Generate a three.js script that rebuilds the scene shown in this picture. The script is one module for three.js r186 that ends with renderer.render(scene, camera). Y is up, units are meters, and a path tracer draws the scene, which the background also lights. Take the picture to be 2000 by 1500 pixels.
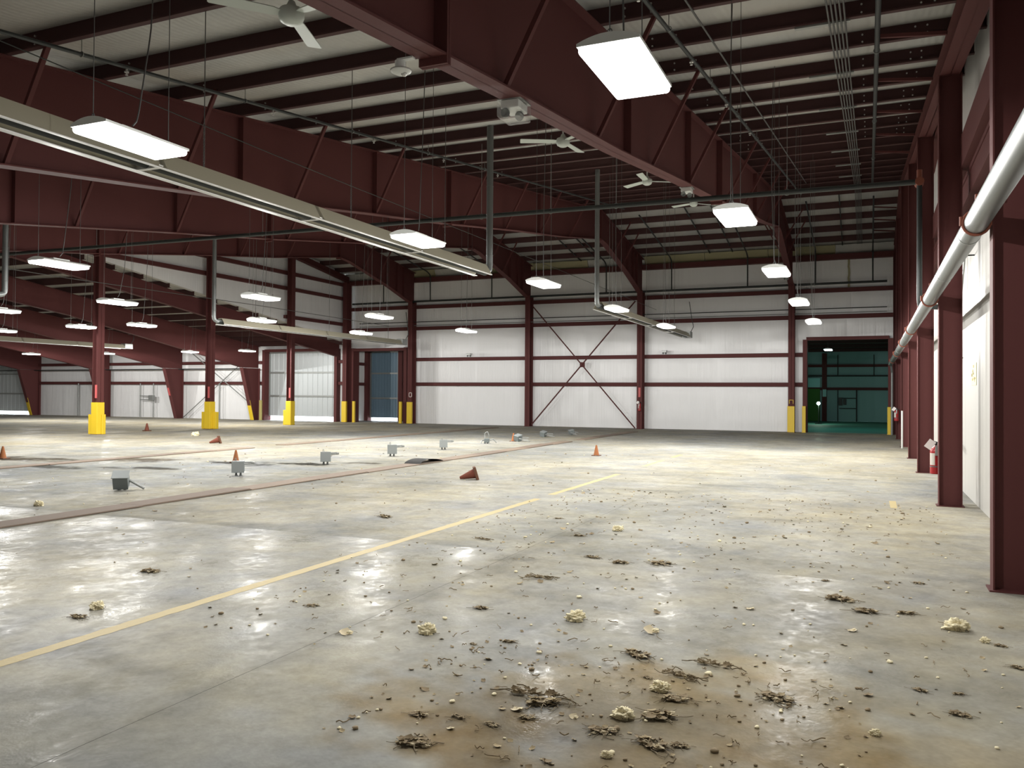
import * as THREE from 'three';
import { mergeGeometries, mergeVertices } from 'three/addons/utils/BufferGeometryUtils.js';
import { RoundedBoxGeometry } from 'three/addons/geometries/RoundedBoxGeometry.js';
import { RectAreaLightUniformsLib } from 'three/addons/lights/RectAreaLightUniformsLib.js';
import { ImprovedNoise } from 'three/addons/math/ImprovedNoise.js';

// ---------------------------------------------------------------- camera, sky, exposure
// World: x to the right along the far wall, y up, depth d runs away from the camera (three's z = -d).
const scene = new THREE.Scene();
const DEG = Math.PI / 180, YAW = 23.30 * DEG, PITCH = 0.734 * DEG, ROLL = 0.379 * DEG;
const camera = new THREE.PerspectiveCamera(2 * Math.atan(750 / 1620) / DEG, 2000 / 1500, 0.05, 300);
camera.position.set(0, 1.7, 0);
{
  const fwd = new THREE.Vector3(-Math.sin(YAW) * Math.cos(PITCH), Math.sin(PITCH), -Math.cos(YAW) * Math.cos(PITCH));
  const right = new THREE.Vector3(Math.cos(YAW), 0, -Math.sin(YAW));
  const up = right.clone().cross(fwd);
  camera.up.copy(up.multiplyScalar(Math.cos(ROLL)).addScaledVector(right, -Math.sin(ROLL)));
  camera.lookAt(camera.position.clone().add(fwd));
}
scene.background = new THREE.Color(0.82, 0.9, 1.0);          // overcast daylight outside, seen only through the door gaps
scene.backgroundIntensity = 9;
const renderer = new THREE.WebGLRenderer({ antialias: true });
renderer.toneMapping = THREE.LinearToneMapping;
renderer.toneMappingExposure = 1.36;
renderer.shadowMap.enabled = true;
RectAreaLightUniformsLib.init();
const LAMP_NITS = 12, LAMP_CANDELA = 21, LAMP_COLOR = new THREE.Color(1.0, 0.985, 0.945), LENS_GLOW = 7;
const HALL_NITS = 24, HALL_COLOR = new THREE.Color(0.06, 0.9, 0.78);

// ---------------------------------------------------------------- helpers
let seed = 20240611;
const rnd = () => { seed = (seed * 1664525 + 1013904223) >>> 0; return seed / 4294967296; };
const rr = (a, b) => a + (b - a) * rnd();
const noise = new ImprovedNoise();
const n3 = (x, y, z) => noise.noise(x + 100.3, y + 57.1, z + 11.7);
const sstep = (a, b, x) => { const t = Math.min(1, Math.max(0, (x - a) / (b - a))); return t * t * (3 - 2 * t); };
const V = (x, y, d) => new THREE.Vector3(x, y, -d);
const used = {};
function numbered(name) { const n = used[name] = (used[name] ?? -1) + 1; return n ? name + '_' + String(n).padStart(3, '0') : name; }
function shadows(o) { o.traverse((m) => { if (m.isMesh) { m.castShadow = m.receiveShadow = true; } }); return o; }
function thing(name, label, category, group, at = [0, 0, 0], turn = 0) {
  const o = new THREE.Group(); o.name = numbered(name); o.position.copy(V(...at)); o.rotation.y = turn;
  o.userData = { kind: 'thing', label, category }; if (group) o.userData.group = group; scene.add(o); return o;
}
function struct(name) { const o = new THREE.Group(); o.name = name; o.userData.kind = 'structure'; scene.add(o); return o; }
function part(parent, name, geo, mat) {
  const g = Array.isArray(geo) ? (geo.length > 1 ? merge(geo) : geo[0]) : geo;
  const m = new THREE.Mesh(g, mat); m.name = name; m.castShadow = m.receiveShadow = true; parent.add(m); return m;
}
function merge(list) { return mergeGeometries(list.map((g) => { const h = g.index ? g.toNonIndexed() : g; for (const k of Object.keys(h.attributes)) if (!['position', 'normal', 'uv'].includes(k)) h.deleteAttribute(k); return h; })); }
// box between world bounds
function box(x0, x1, y0, y1, d0, d1) { const g = new THREE.BoxGeometry(Math.abs(x1 - x0), Math.abs(y1 - y0), Math.abs(d1 - d0)); g.translate((x0 + x1) / 2, (y0 + y1) / 2, -(d0 + d1) / 2); return g; }
function rbox(x0, x1, y0, y1, d0, d1, r = 0.01) { const g = new RoundedBoxGeometry(Math.abs(x1 - x0), Math.abs(y1 - y0), Math.abs(d1 - d0), 2, r); g.translate((x0 + x1) / 2, (y0 + y1) / 2, -(d0 + d1) / 2); return g; }
// straight round bar between two points [x,y,d]
function bar(a, b, r, seg = 8, r2 = r) {
  const A = V(...a), B = V(...b), g = new THREE.CylinderGeometry(r2, r, A.distanceTo(B), seg);
  g.applyQuaternion(new THREE.Quaternion().setFromUnitVectors(new THREE.Vector3(0, 1, 0), B.clone().sub(A).normalize()));
  g.translate((A.x + B.x) / 2, (A.y + B.y) / 2, (A.z + B.z) / 2); return g;
}
// square bar between two points
function strut(a, b, w, h) {
  const A = V(...a), B = V(...b), g = new THREE.BoxGeometry(w, h, A.distanceTo(B));
  const m = new THREE.Matrix4().lookAt(A, B, Math.abs(B.clone().sub(A).normalize().y) > 0.98 ? new THREE.Vector3(1, 0, 0) : new THREE.Vector3(0, 1, 0));
  g.applyMatrix4(m); g.translate((A.x + B.x) / 2, (A.y + B.y) / 2, (A.z + B.z) / 2); return g;
}
function tube(pts, r, seg = 24, rad = 8) { return new THREE.TubeGeometry(new THREE.CatmullRomCurve3(pts.map((p) => V(...p)), false, 'catmullrom', 0.1), seg, r, rad); }
// polygon in the (depth, height) plane, thickness along x
function slabX(poly, x0, x1) {
  const s = new THREE.Shape(poly.map(([d, y]) => new THREE.Vector2(-d, y)));
  const g = new THREE.ExtrudeGeometry(s, { depth: x1 - x0, bevelEnabled: false });   // extrudes along +z, drawn in xy with x = -d
  const p = g.attributes.position, n = g.attributes.normal;
  for (let i = 0; i < p.count; i++) { const a = p.getX(i), b = p.getY(i), c = p.getZ(i); p.setXYZ(i, x0 + (x1 - x0) - c, b, a); const q = n.getX(i), r = n.getY(i), t = n.getZ(i); n.setXYZ(i, -t, r, q); }
  return g;
}
// grid patch from a function (s,t) -> [x,y,d], uv in metres
function grid(nu, nv, fn, uv, color) {
  const pos = [], uvs = [], idx = [], col = [];
  for (let j = 0; j <= nv; j++) for (let i = 0; i <= nu; i++) {
    const p = fn(i / nu, j / nv); pos.push(p[0], p[1], -p[2]); uvs.push(...uv(p)); if (color) col.push(...color(p));
  }
  for (let j = 0; j < nv; j++) for (let i = 0; i < nu; i++) { const a = j * (nu + 1) + i, b = a + 1, c = a + nu + 1, d = c + 1; idx.push(a, b, c, b, d, c); }
  const g = new THREE.BufferGeometry();
  g.setAttribute('position', new THREE.Float32BufferAttribute(pos, 3)); g.setAttribute('uv', new THREE.Float32BufferAttribute(uvs, 2));
  if (color) g.setAttribute('color', new THREE.Float32BufferAttribute(col, 3));
  g.setIndex(idx); g.computeVertexNormals(); return g;
}

// ---------------------------------------------------------------- textures (surface grain only)
function tileNoise(N, cells, sd) {       // tileable value noise
  const L = []; let s = sd; for (let i = 0; i < cells * cells; i++) { s = (s * 1664525 + 1013904223) >>> 0; L.push(s / 4294967296); }
  const f = new Float32Array(N * N);
  for (let y = 0; y < N; y++) for (let x = 0; x < N; x++) {
    const u = x / N * cells, v = y / N * cells, i = Math.floor(u), j = Math.floor(v), a = u - i, b = v - j, s2 = a * a * (3 - 2 * a), t2 = b * b * (3 - 2 * b);
    const q = (p, r) => L[(r % cells) * cells + (p % cells)];
    f[y * N + x] = (q(i, j) * (1 - s2) + q(i + 1, j) * s2) * (1 - t2) + (q(i, j + 1) * (1 - s2) + q(i + 1, j + 1) * s2) * t2;
  }
  return f;
}
function fbm(N, list, sd) { const o = new Float32Array(N * N); let w = 0; list.forEach(([c, a], k) => { const f = tileNoise(N, c, sd + k * 977); w += a; for (let i = 0; i < o.length; i++) o[i] += f[i] * a; }); for (let i = 0; i < o.length; i++) o[i] /= w; return o; }
function tex(N, fn, rx, ry, srgb) {
  const d = new Uint8Array(N * N * 4);
  for (let i = 0; i < N * N; i++) { const c = fn(i, i % N, Math.floor(i / N)); d[i * 4] = c[0] * 255; d[i * 4 + 1] = c[1] * 255; d[i * 4 + 2] = c[2] * 255; d[i * 4 + 3] = 255; }
  const t = new THREE.DataTexture(d, N, N); t.wrapS = t.wrapT = THREE.RepeatWrapping; t.magFilter = THREE.LinearFilter; t.minFilter = THREE.LinearMipmapLinearFilter; t.generateMipmaps = true;
  t.repeat.set(rx, ry); if (srgb) t.colorSpace = THREE.SRGBColorSpace; t.needsUpdate = true; return t;
}
const cl = (x) => Math.min(1, Math.max(0, x));
const NF = 1024;
const fA = fbm(NF, [[5, 1], [11, 0.8], [23, 0.6], [61, 0.5], [150, 0.4], [400, 0.35]], 11), fB = fbm(NF, [[4, 1], [9, 0.7], [19, 0.6], [50, 0.5]], 77), fC = fbm(NF, [[90, 1], [220, 0.8], [500, 0.8]], 5);
const floorMap = tex(NF, (i) => { const a = 0.9 + (fA[i] - 0.5) * 0.34, t = (fB[i] - 0.5) * 0.16, g = (fC[i] - 0.5) * 0.12; return [cl(a + t + g), cl(a + g + t * 0.6), cl(a - t * 0.5 + g)]; }, 1 / 7.3, 1 / 7.3, true);
const floorRough = tex(NF, (i) => { const v = cl(0.4 + (fB[i] - 0.5) * 0.55 + (fA[i] - 0.5) * 0.6 + (fC[i] - 0.5) * 0.35); return [v, v, v]; }, 1 / 5.1, 1 / 5.1);
const floorBump = tex(NF, (i) => { const v = cl(0.5 + (fC[i] - 0.5) * 0.5 + (fA[i] - 0.5) * 0.9); return [v, v, v]; }, 1 / 3.7, 1 / 3.7);
const N2 = 512, wA = fbm(N2, [[6, 1], [14, 0.7], [40, 0.3]], 31), wB = fbm(N2, [[3, 1], [7, 0.8]], 91);
const facingBump = tex(N2, (i, x, y) => { const v = cl(0.5 + 0.16 * Math.sin(x / N2 * Math.PI * 2 * 20 + wA[i] * 3) + (wA[i] - 0.5) * 0.7); return [v, v, v]; }, 1 / 2, 1 / 2.6);
const facingMap = tex(N2, (i) => { const v = 0.93 + (wA[i] - 0.5) * 0.08, w = (wB[i] - 0.5) * 0.05; return [cl(v + w), cl(v), cl(v - w)]; }, 1 / 4.4, 1 / 4.4, true);
const wS = fbm(N2, [[24, 1], [60, 0.6], [9, 1.2]], 201);
const wallBump = tex(N2, (i, x, y) => { const k = wS[Math.floor(y / 8) * N2 + x] * 0.8 + wA[i] * 0.2; return [k, k, k]; }, 1 / 1.7, 1 / 6);
const steelRough = tex(N2, (i) => { const v = cl(0.5 + (wA[i] - 0.5) * 0.5); return [v, v, v]; }, 1, 1);

// ---------------------------------------------------------------- materials
const std = (c, rough = 0.6, extra = {}) => new THREE.MeshStandardMaterial({ color: Array.isArray(c) ? new THREE.Color().setRGB(...c) : c, roughness: rough, ...extra });
const M = {
  floor: new THREE.MeshPhysicalMaterial({ color: 0xffffff, roughness: 1, specularIntensity: 0.009, map: floorMap, roughnessMap: floorRough, bumpMap: floorBump, bumpScale: 0.002, vertexColors: true }),
  floorDusty: new THREE.MeshPhysicalMaterial({ color: 0xffffff, roughness: 1.6, specularIntensity: 0.004, map: floorMap, roughnessMap: floorRough, bumpMap: floorBump, bumpScale: 0.002, vertexColors: true }),   // unswept, dusty concrete farther off
  joint: std([0.1, 0.095, 0.085], 0.95),
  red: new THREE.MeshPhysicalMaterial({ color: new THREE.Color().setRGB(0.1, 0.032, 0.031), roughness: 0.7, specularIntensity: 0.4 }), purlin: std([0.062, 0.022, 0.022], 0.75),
  facing: std([0.53, 0.515, 0.48], 0.55, { map: facingMap, bumpMap: facingBump, bumpScale: 0.012, side: THREE.DoubleSide }),
  wall: std([0.83, 0.83, 0.835], 0.34, { bumpMap: wallBump, bumpScale: 0.02, side: THREE.DoubleSide }),
  liner: std([0.44, 0.43, 0.405], 0.42, { bumpMap: wallBump, bumpScale: 0.004 }),
  shell: std([0.62, 0.61, 0.58], 0.8),
  fibre: std([0.36, 0.33, 0.2], 1),
  galv: std([0.17, 0.18, 0.178], 0.42, { metalness: 0.45 }),
  dull: std([0.3, 0.31, 0.3], 0.5, { metalness: 0.6 }),
  dark: std([0.022, 0.026, 0.025], 0.55),
  black: std([0.012, 0.013, 0.013], 0.6),
  chain: std([0.11, 0.11, 0.107], 0.6, { metalness: 0.3 }),
  alum: std([0.42, 0.39, 0.3], 0.4, { metalness: 0.5 }),
  lip: std([0.62, 0.62, 0.6], 0.4, { metalness: 0.5 }),
  tubeDark: std([0.012, 0.015, 0.014], 0.7),
  white: std([0.72, 0.74, 0.72], 0.45),
  fanw: std([0.55, 0.6, 0.56], 0.45),
  lens: std([0.9, 0.9, 0.88], 0.5, { emissive: new THREE.Color(1, 0.98, 0.95), emissiveIntensity: LENS_GLOW }),
  lensHall: std([0.9, 0.9, 0.9], 0.5, { emissive: new THREE.Color(0.75, 1, 1), emissiveIntensity: 4 }),
  plastic: new THREE.MeshPhysicalMaterial({ color: 0xffffff, roughness: 0.08, transmission: 1, thickness: 0, ior: 1.5 }),
  yellow: std([0.72, 0.5, 0.025], 0.5),
  paleYellow: std([0.5, 0.44, 0.16], 0.6),
  paint: std([0.4, 0.31, 0.125], 0.6, { bumpMap: floorBump, bumpScale: 0.002 }),
  door: std([0.5, 0.53, 0.54], 0.42, { metalness: 0.25 }),
  doorDark: std([0.13, 0.2, 0.26], 0.5),
  cone: std([0.27, 0.095, 0.03], 0.8), coneRed: std([0.17, 0.045, 0.025], 0.8), coneBase: std([0.12, 0.05, 0.025], 0.8),
  boxGrey: std([0.14, 0.16, 0.16], 0.5, { metalness: 0.2 }), boxLid: std([0.27, 0.29, 0.29], 0.5, { metalness: 0.2 }),
  board: std([0.2, 0.148, 0.11], 0.9), boardB: std([0.23, 0.172, 0.128], 0.9), boardC: std([0.17, 0.125, 0.094], 0.9),
  ext: std([0.3, 0.009, 0.012], 0.3), extLabel: std([0.5, 0.47, 0.42], 0.6), tag: std([0.85, 0.8, 0.78], 0.7),
  sign: std([0.5, 0.1, 0.1], 0.6), signWhite: std([0.7, 0.6, 0.57], 0.6),
  cream: std([0.84, 0.76, 0.53], 1), fluff: std([0.6, 0.52, 0.36], 1), leaf: std([0.27, 0.21, 0.13], 1, { side: THREE.DoubleSide }), leafTan: std([0.42, 0.34, 0.21], 1, { side: THREE.DoubleSide }), strand: std([0.21, 0.17, 0.11], 1),
  green: std([0.04, 0.17, 0.02], 0.7), hallWallTealLit: std([0.22, 0.42, 0.42], 0.6, { side: THREE.DoubleSide }), hallFloorTealLit: std([0.07, 0.22, 0.18], 0.7), rust: std([0.2, 0.055, 0.03], 0.7), bolt: std([0.6, 0.6, 0.58], 0.4, { metalness: 0.6 }),  // hall wall and floor colours have the teal lamp light tinted in
};
const FANCY = {};

// ---------------------------------------------------------------- roof lines
const RIDGE = 34.2;
const beamTop = (d) => (d < RIDGE ? 9.7 - 0.131 * (RIDGE - d) : 9.7 - 0.14 * (d - RIDGE));   // top of roof beams, underside of purlins
const deck = (d) => beamTop(d) + 0.25;
const lowTop = (d) => 4.62 + 0.135 * (41.5 - d);                                             // same, lower hall on the left
const XW = -28.9, XR = 1.56, NEAR = -6, FAR = 42;

// ---------------------------------------------------------------- floor: concrete slabs between control joints
const spots = [ // [x, d, radius x, radius d, strength, tint r,g,b]
  [-1.15, 4.15, 1.45, 1.0, 1, 0.84, 0.73, 0.56], [-3.45, 5, 0.13, 6, 0.4, 0.66, 0.66, 0.66], [-4.75, 3.68, 0.22, 0.3, 0.35, 1.3, 1.3, 1.3], [0.2, 4.2, 0.9, 0.6, 0.7, 0.86, 0.77, 0.62], [-0.5, 3.6, 1.6, 0.6, 0.7, 0.84, 0.74, 0.58], [-1.9, 3.8, 0.55, 0.45, 0.8, 0.8, 0.7, 0.55], [0.1, 6.8, 1.0, 1.5, 0.28, 0.74, 0.66, 0.5],  // the pale tint beside the yellow line paints a lamp reflection
  [-0.6, 5.1, 0.8, 0.6, 0.7, 0.85, 0.75, 0.58], [-3.72, 6.1, 0.28, 0.22, 0.5, 0.62, 0.64, 0.7],
  [-13.9, 15.8, 1.2, 0.45, 1, 0.1, 0.09, 0.08], [-12.6, 16.4, 0.9, 0.3, 1, 0.12, 0.11, 0.1], [-11.4, 17.2, 0.6, 0.28, 0.9, 0.2, 0.18, 0.16], [-16.7, 15.5, 1.1, 0.5, 0.9, 0.28, 0.23, 0.19],
  [-19.4, 14.4, 1.6, 0.6, 1, 0.2, 0.17, 0.14], [-16.9, 13.1, 1.0, 0.3, 0.9, 0.2, 0.19, 0.17], [-14.7, 13.9, 0.7, 0.25, 0.9, 0.2, 0.18, 0.16], [-15.6, 13.6, 0.5, 0.15, 0.7, 0.2, 0.18, 0.16],
  [-3.3, 8.2, 0.16, 2.2, 0.4, 0.6, 0.6, 0.62], [-3.35, 10.6, 0.22, 0.9, 0.5, 0.5, 0.5, 0.52], [-2.0, 12.0, 1.6, 0.4, 0.25, 0.7, 0.7, 0.7],
  [-33, 33, 9, 3, 0.35, 0.78, 0.68, 0.5], [-24, 22, 6, 5, 0.2, 0.9, 0.8, 0.62], [-7, 13.2, 2.5, 0.8, 0.18, 0.75, 0.77, 0.76],
];
function floorColor([x, , d]) {
  const big = n3(x * 0.16, d * 0.16, 3), mid = n3(x * 0.7, d * 0.7, 8), fine = n3(x * 2.6, d * 2.6, 1);
  let tan = cl(0.45 + big * 0.8 + mid * 0.25 + sstep(-3, 1.2, x) * 0.35 + sstep(-15, -25, x) * 0.4);
  const k = 0.375 + mid * 0.06 + fine * 0.035 + big * 0.04;
  let c = [k * (0.975 + 0.13 * tan), k * (0.985 + 0.045 * tan), k * (0.925 - 0.095 * tan)];
  for (const [sx, sd, rx, rd, a, r, g, b] of spots) {
    const e = Math.hypot((x - sx) / rx, (d - sd) / rd); if (e > 1.6) continue;
    const w = a * sstep(1.15, 0.45, e + n3(x * 1.9, d * 1.9, sx) * 0.75 + n3(x * 6, d * 6, sd) * 0.4);
    c = [c[0] * (1 - w + w * r), c[1] * (1 - w + w * g), c[2] * (1 - w + w * b)];
  }
  const scuff = sstep(0.28, 0.5, n3(x * 0.5 + 9, d * 2.2, 21)) * 0.14;
  return c.map((v) => v * (1 - scuff));
}
{
  const floor = struct('floor');
  part(floor, 'subfloor', box(-62, 1.9, -0.25, -0.012, NEAR - 0.2, FAR + 0.25), M.joint);
  const xs = [-61, -52, -45, -38.6, -31.6, -24.6, -17.6, -10.1, -3.475, 1.62], ds = [NEAR, 2.2, 8.3, 14.4, 20.5, 26.6, 32.7, 38.8, FAR];
  for (let i = 0; i + 1 < xs.length; i++) for (let j = 0; j + 1 < ds.length; j++) {
    const x0 = xs[i] + (i ? 0.0014 : 0), x1 = xs[i + 1] - (i + 2 < xs.length ? 0.0014 : 0), d0 = ds[j] + (j ? 0.0012 : 0), d1 = ds[j + 1] - (j + 2 < ds.length ? 0.0012 : 0);
    const fineCell = i >= 5 && d0 > 0 && d0 < 19 ? (i >= 7 && d0 < 8 ? 0.055 : 0.11) : 0.5;
    const top = grid(Math.ceil((x1 - x0) / fineCell), Math.ceil((d1 - d0) / fineCell), (s, t) => [x0 + (x1 - x0) * s, 0, d0 + (d1 - d0) * t], (p) => [p[0], p[2]], floorColor);
    const side = []; for (const b of [[x0, x0 + 0.0004, d0, d1], [x1 - 0.0004, x1, d0, d1]]) { const g = box(b[0], b[1], -0.02, -0.0005, b[2], b[3]).toNonIndexed(); g.setAttribute('color', new THREE.Float32BufferAttribute(new Float32Array(g.attributes.position.count * 3).fill(0.12), 3)); side.push(g); }
    const g = mergeGeometries([top.toNonIndexed(), ...side]);
    part(floor, 'concrete_slab', g, d0 < 8 ? M.floor : M.floorDusty);
  }
  // worn yellow line: a thin paint film in lengths with ragged, worn-through edges
  const runs = []; let d = 2.4;
  while (d < 24.2) { const L = rr(0.25, 0.9), fade = d > 17 ? 0.4 : d > 11 ? 0.7 : 0.97; if (rnd() < fade) runs.push([d, Math.min(24.2, d + L)]); d += L; }
  part(floor, 'painted_line', runs.map(([a, b]) => grid(3, Math.ceil((b - a) / 0.06), (s, t) => { const dd = a + (b - a) * t, w = 0.062 + n3(dd * 7, 2, 1) * 0.012; return [-4.975 + (s * 2 - 1) * w + n3(dd * 9, s * 3, 4) * 0.006, 0.0012, dd]; }, (p) => [p[0], p[2]])), M.paint);
  part(floor, 'painted_dash', grid(4, 14, (s, t) => [0.3 + s * 0.1, 0.0012, 14.0 + t * 0.95], (p) => [p[0], p[2]]), M.paint);
}

// ---------------------------------------------------------------- far wall: facing panels between girts
const COLX = { A: -3.38, B: -10.7, C: -16.85, D: -24.1, E: -28.55 };
const GIRTS = [2.27, 3.69, 5.48, 6.72];
function facingPanel(x0, x1, y0, y1, d, amp = 0.05, sd = 1, away = 0) {
  const nu = Math.max(4, Math.ceil((x1 - x0) / 0.12)), nv = Math.max(4, Math.ceil((y1 - y0) / 0.12));
  return grid(nu, nv, (s, t) => {
    const x = x0 + (x1 - x0) * s, y = y0 + (y1 - y0) * t, e = Math.min(1, Math.sin(Math.PI * t) * 1.6) * Math.min(1, Math.sin(Math.PI * s) * 4);
    const wr = n3(x * 5.5, y * 0.5, sd) * 0.4 + n3(x * 1.3, y * 0.8, sd + 5) * 0.6;
    return [x, y, d - amp * e * (0.75 + wr * 0.6) + away];
  }, (p) => [p[0], p[1]]);
}
function sheetWithHoles(x0, x1, y0, y1, d0, d1, holes) {   // full-height piers between the openings, lintels above them
  const o = []; let x = x0;
  for (const [a, b, , top] of [...holes].sort((p, q) => p[0] - q[0])) { if (a > x + 0.01) o.push(box(x, a, y0, y1, d0, d1)); o.push(box(a, b, top, y1, d0, d1)); x = b; }
  o.push(box(x, x1, y0, y1, d0, d1)); return o;
}
const DOOR_L = [-34.85, -29.55, -0.2, 4.27], DOOR_FL = [-61, -55.65, -0.2, 4.27], VEST = [-28.25, -24.72, -0.2, 4.22], HALL = [-2.74, 0.84, -0.2, 4.36];
const girt = (x0, x1, y, d) => [box(x0, x1, y - 0.095, y + 0.095, d + 0.19, d + 0.2), box(x0, x1, y + 0.085, y + 0.095, d, d + 0.2), box(x0, x1, y - 0.095, y - 0.085, d + 0.12, d + 0.2), box(x0, x1, y + 0.045, y + 0.095, d, d + 0.008), box(x0, x1, y - 0.095, y + 0.06, d + 0.01, d + 0.018)];
{
  const w = struct('wall_far');
  part(w, 'wall_sheet', sheetWithHoles(-61.2, 1.9, -0.1, 8.9, FAR, FAR + 0.2, [DOOR_L, DOOR_FL, VEST, HALL]), M.shell);
  const bays = [['E', 'D'], ['D', 'C'], ['C', 'B'], ['B', 'A'], ['A', null]], rows = [[0, 2.27], [2.27, 3.69], [3.69, 5.48], [5.48, 6.72], [6.72, 8.35]];
  let k = 0;
  for (const [a, b] of bays) for (const [y0, y1] of rows) {
    const x0 = COLX[a], x1 = b ? COLX[b] : XR; k++;
    let ranges = [[x0, x1, y0, y1]];
    if (a === 'E') ranges = y1 <= 3.7 ? [[VEST[1], x1, y0, y1]] : y0 < 4 ? [[x0, x1, VEST[3], y1], [VEST[1], x1, y0, VEST[3]]] : ranges;
    if (a === 'A') ranges = y1 <= 3.7 ? [[x0, HALL[0], y0, y1], [HALL[1], x1, y0, y1]] : y0 < 4 ? [[x0, x1, HALL[3], y1], [x0, HALL[0], y0, HALL[3]], [HALL[1], x1, y0, HALL[3]]] : ranges;
    for (const [p, q, r, s] of ranges) {
      const mid = q - p > 4 ? (p + q) / 2 + rr(-0.15, 0.15) : null;
      if (mid) { part(w, 'wall_panel', facingPanel(p, mid, r, s, FAR - 0.005, y0 > 6 ? 0.02 : 0.045, k), M.wall); part(w, 'wall_panel', facingPanel(mid, q, r, s, FAR - 0.005, y0 > 6 ? 0.02 : 0.045, k + 40), M.wall); }
      else part(w, 'wall_panel', facingPanel(p, q, r, s, FAR - 0.005, 0.03, k), M.wall);
    }
    if (y0 > 0) {
      const open = a === 'E' && y0 < 4 ? [[VEST[1], x1]] : a === 'A' && y0 < 4 ? [[x0, HALL[0]]] : [[x0, x1]];
      for (const [p, q] of open) part(w, 'girt', girt(p, q, y0, 41.72), M.red);
    }
  }
  part(w, 'eave_strut', [box(XW, XR, 8.15, 8.4, 41.6, 41.95)], M.red);
  for (let x = XW; x < XR - 1; x += 3.05) part(w, 'insulation_edge', grid(12, 3, (s, t) => [x + 3.03 * s, 8.4 + 0.42 * t + n3(x + s * 3, t, 2) * 0.02, 41.9 - 0.25 * t + n3(s * 9 + x, t * 3, 9) * 0.05], (p) => [p[0], p[1]]), rnd() < 0.6 ? M.fibre : M.facing);
  part(w, 'insulation_seam', [grid(3, 12, (s, t) => [-0.88 + (s - 0.5) * 0.09 + n3(1, t * 6, 2) * 0.03, 6.85 + 1.3 * t, 41.93 + n3(s * 4, t * 8, 3) * 0.02], (p) => [p[0], p[1]])], M.fibre);
  // lower hall's part of the far wall
  const lows = [[-55.65, -48.2], [-48.2, -41.6], [-41.6, -34.95], [-29.5, -28.3]];
  lows.forEach(([p, q], i) => { for (const [r, s] of [[0, 2.32], [2.32, 3.62], [3.62, 5.2]]) part(w, 'wall_panel', facingPanel(p, q, r, s, FAR - 0.005, 0.03, 90 + i), M.wall); for (const y of [2.32, 3.62]) part(w, 'girt', girt(p, q, y, 41.72), M.red); });
  part(w, 'wall_panel', facingPanel(-34.95, -29.5, 4.27, 5.2, FAR - 0.005, 0.02, 99), M.wall);
  // jambs and heads of the openings
  const jamb = (x) => box(x - 0.1, x + 0.1, 0, 4.4, 41.6, 42.22), head = (a, b, y) => box(a, b, y, y + 0.16, 41.62, 42.22);
  for (const [o, n] of [[VEST, 1], [HALL, 2], [DOOR_L, 3], [DOOR_FL, 4]]) {
    const t = struct('trim_' + n); part(t, 'jamb', jamb(o[0] - 0.06), M.red); part(t, 'jamb', jamb(o[1] + 0.06), M.red); part(t, 'head', head(o[0], o[1], o[3]), M.red);
  }
}
// ---------------------------------------------------------------- right wall
{
  const w = struct('wall_right');
  part(w, 'wall_sheet', box(XR + 0.03, XR + 0.25, -0.1, 10.1, NEAR - 0.2, FAR + 0.2), M.shell);
  const cuts = [-5.9, -1.5, 2.1, 5.8, 9.6, 12.1, 14.51, 16.6, 19.4, 22.2, 25.8, 29.4, 33, 36.6, 40, 41.95];
  for (let i = 0; i + 1 < cuts.length; i++) part(w, 'liner_panel', rbox(XR, XR + 0.04, 0, i === 6 ? 4.32 : 4.86, cuts[i] + 0.006, cuts[i + 1] - 0.006, 0.006), M.liner);
  part(w, 'vent_recess', [box(XR + 0.02, XR + 0.035, 4.34, 4.86, 14.6, 16.5), ...[0, 1, 2, 3].map((k) => box(XR - 0.01, XR + 0.03, 4.4 + k * 0.12, 4.42 + k * 0.12, 14.6, 16.5))], M.black);
  part(w, 'header_beam', [box(1.43, XR, 4.88, 5.26, NEAR, 41.9), box(1.415, 1.432, 5.2, 5.27, NEAR, 41.9), box(1.31, XR, 5.27, 5.77, NEAR, 41.9)], M.red);
  part(w, 'girt', [box(1.34, XR, 7.55, 7.68, 14, 41.9)], M.red);
  for (let d = NEAR; d < 41; d += 3) part(w, 'wall_panel', grid(6, 6, (s, t) => { const dd = d + 2.99 * s; return [XR - 0.02 * Math.sin(Math.PI * s), 5.7 + (deck(dd) - 5.7) * t, dd]; }, (p) => [p[2], p[1]]), M.wall);
  for (const [d, y] of [[16.95, 4.0], [15.2, 4.0], [17.0, 2.42], [22.5, 4.0]]) part(w, 'tie_rod', bar([1.3, y, d], [XR, y, d], 0.012), M.dark);
}
// ---------------------------------------------------------------- near wall, left side walls (close the room)
{
  part(struct('wall_near'), 'wall_sheet', box(-61.2, 1.9, -0.1, 12, NEAR - 0.25, NEAR), M.shell);
  part(struct('wall_left'), 'wall_sheet', box(-61.3, -61, -0.1, 13, NEAR, FAR + 0.2), M.shell);
}
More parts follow.
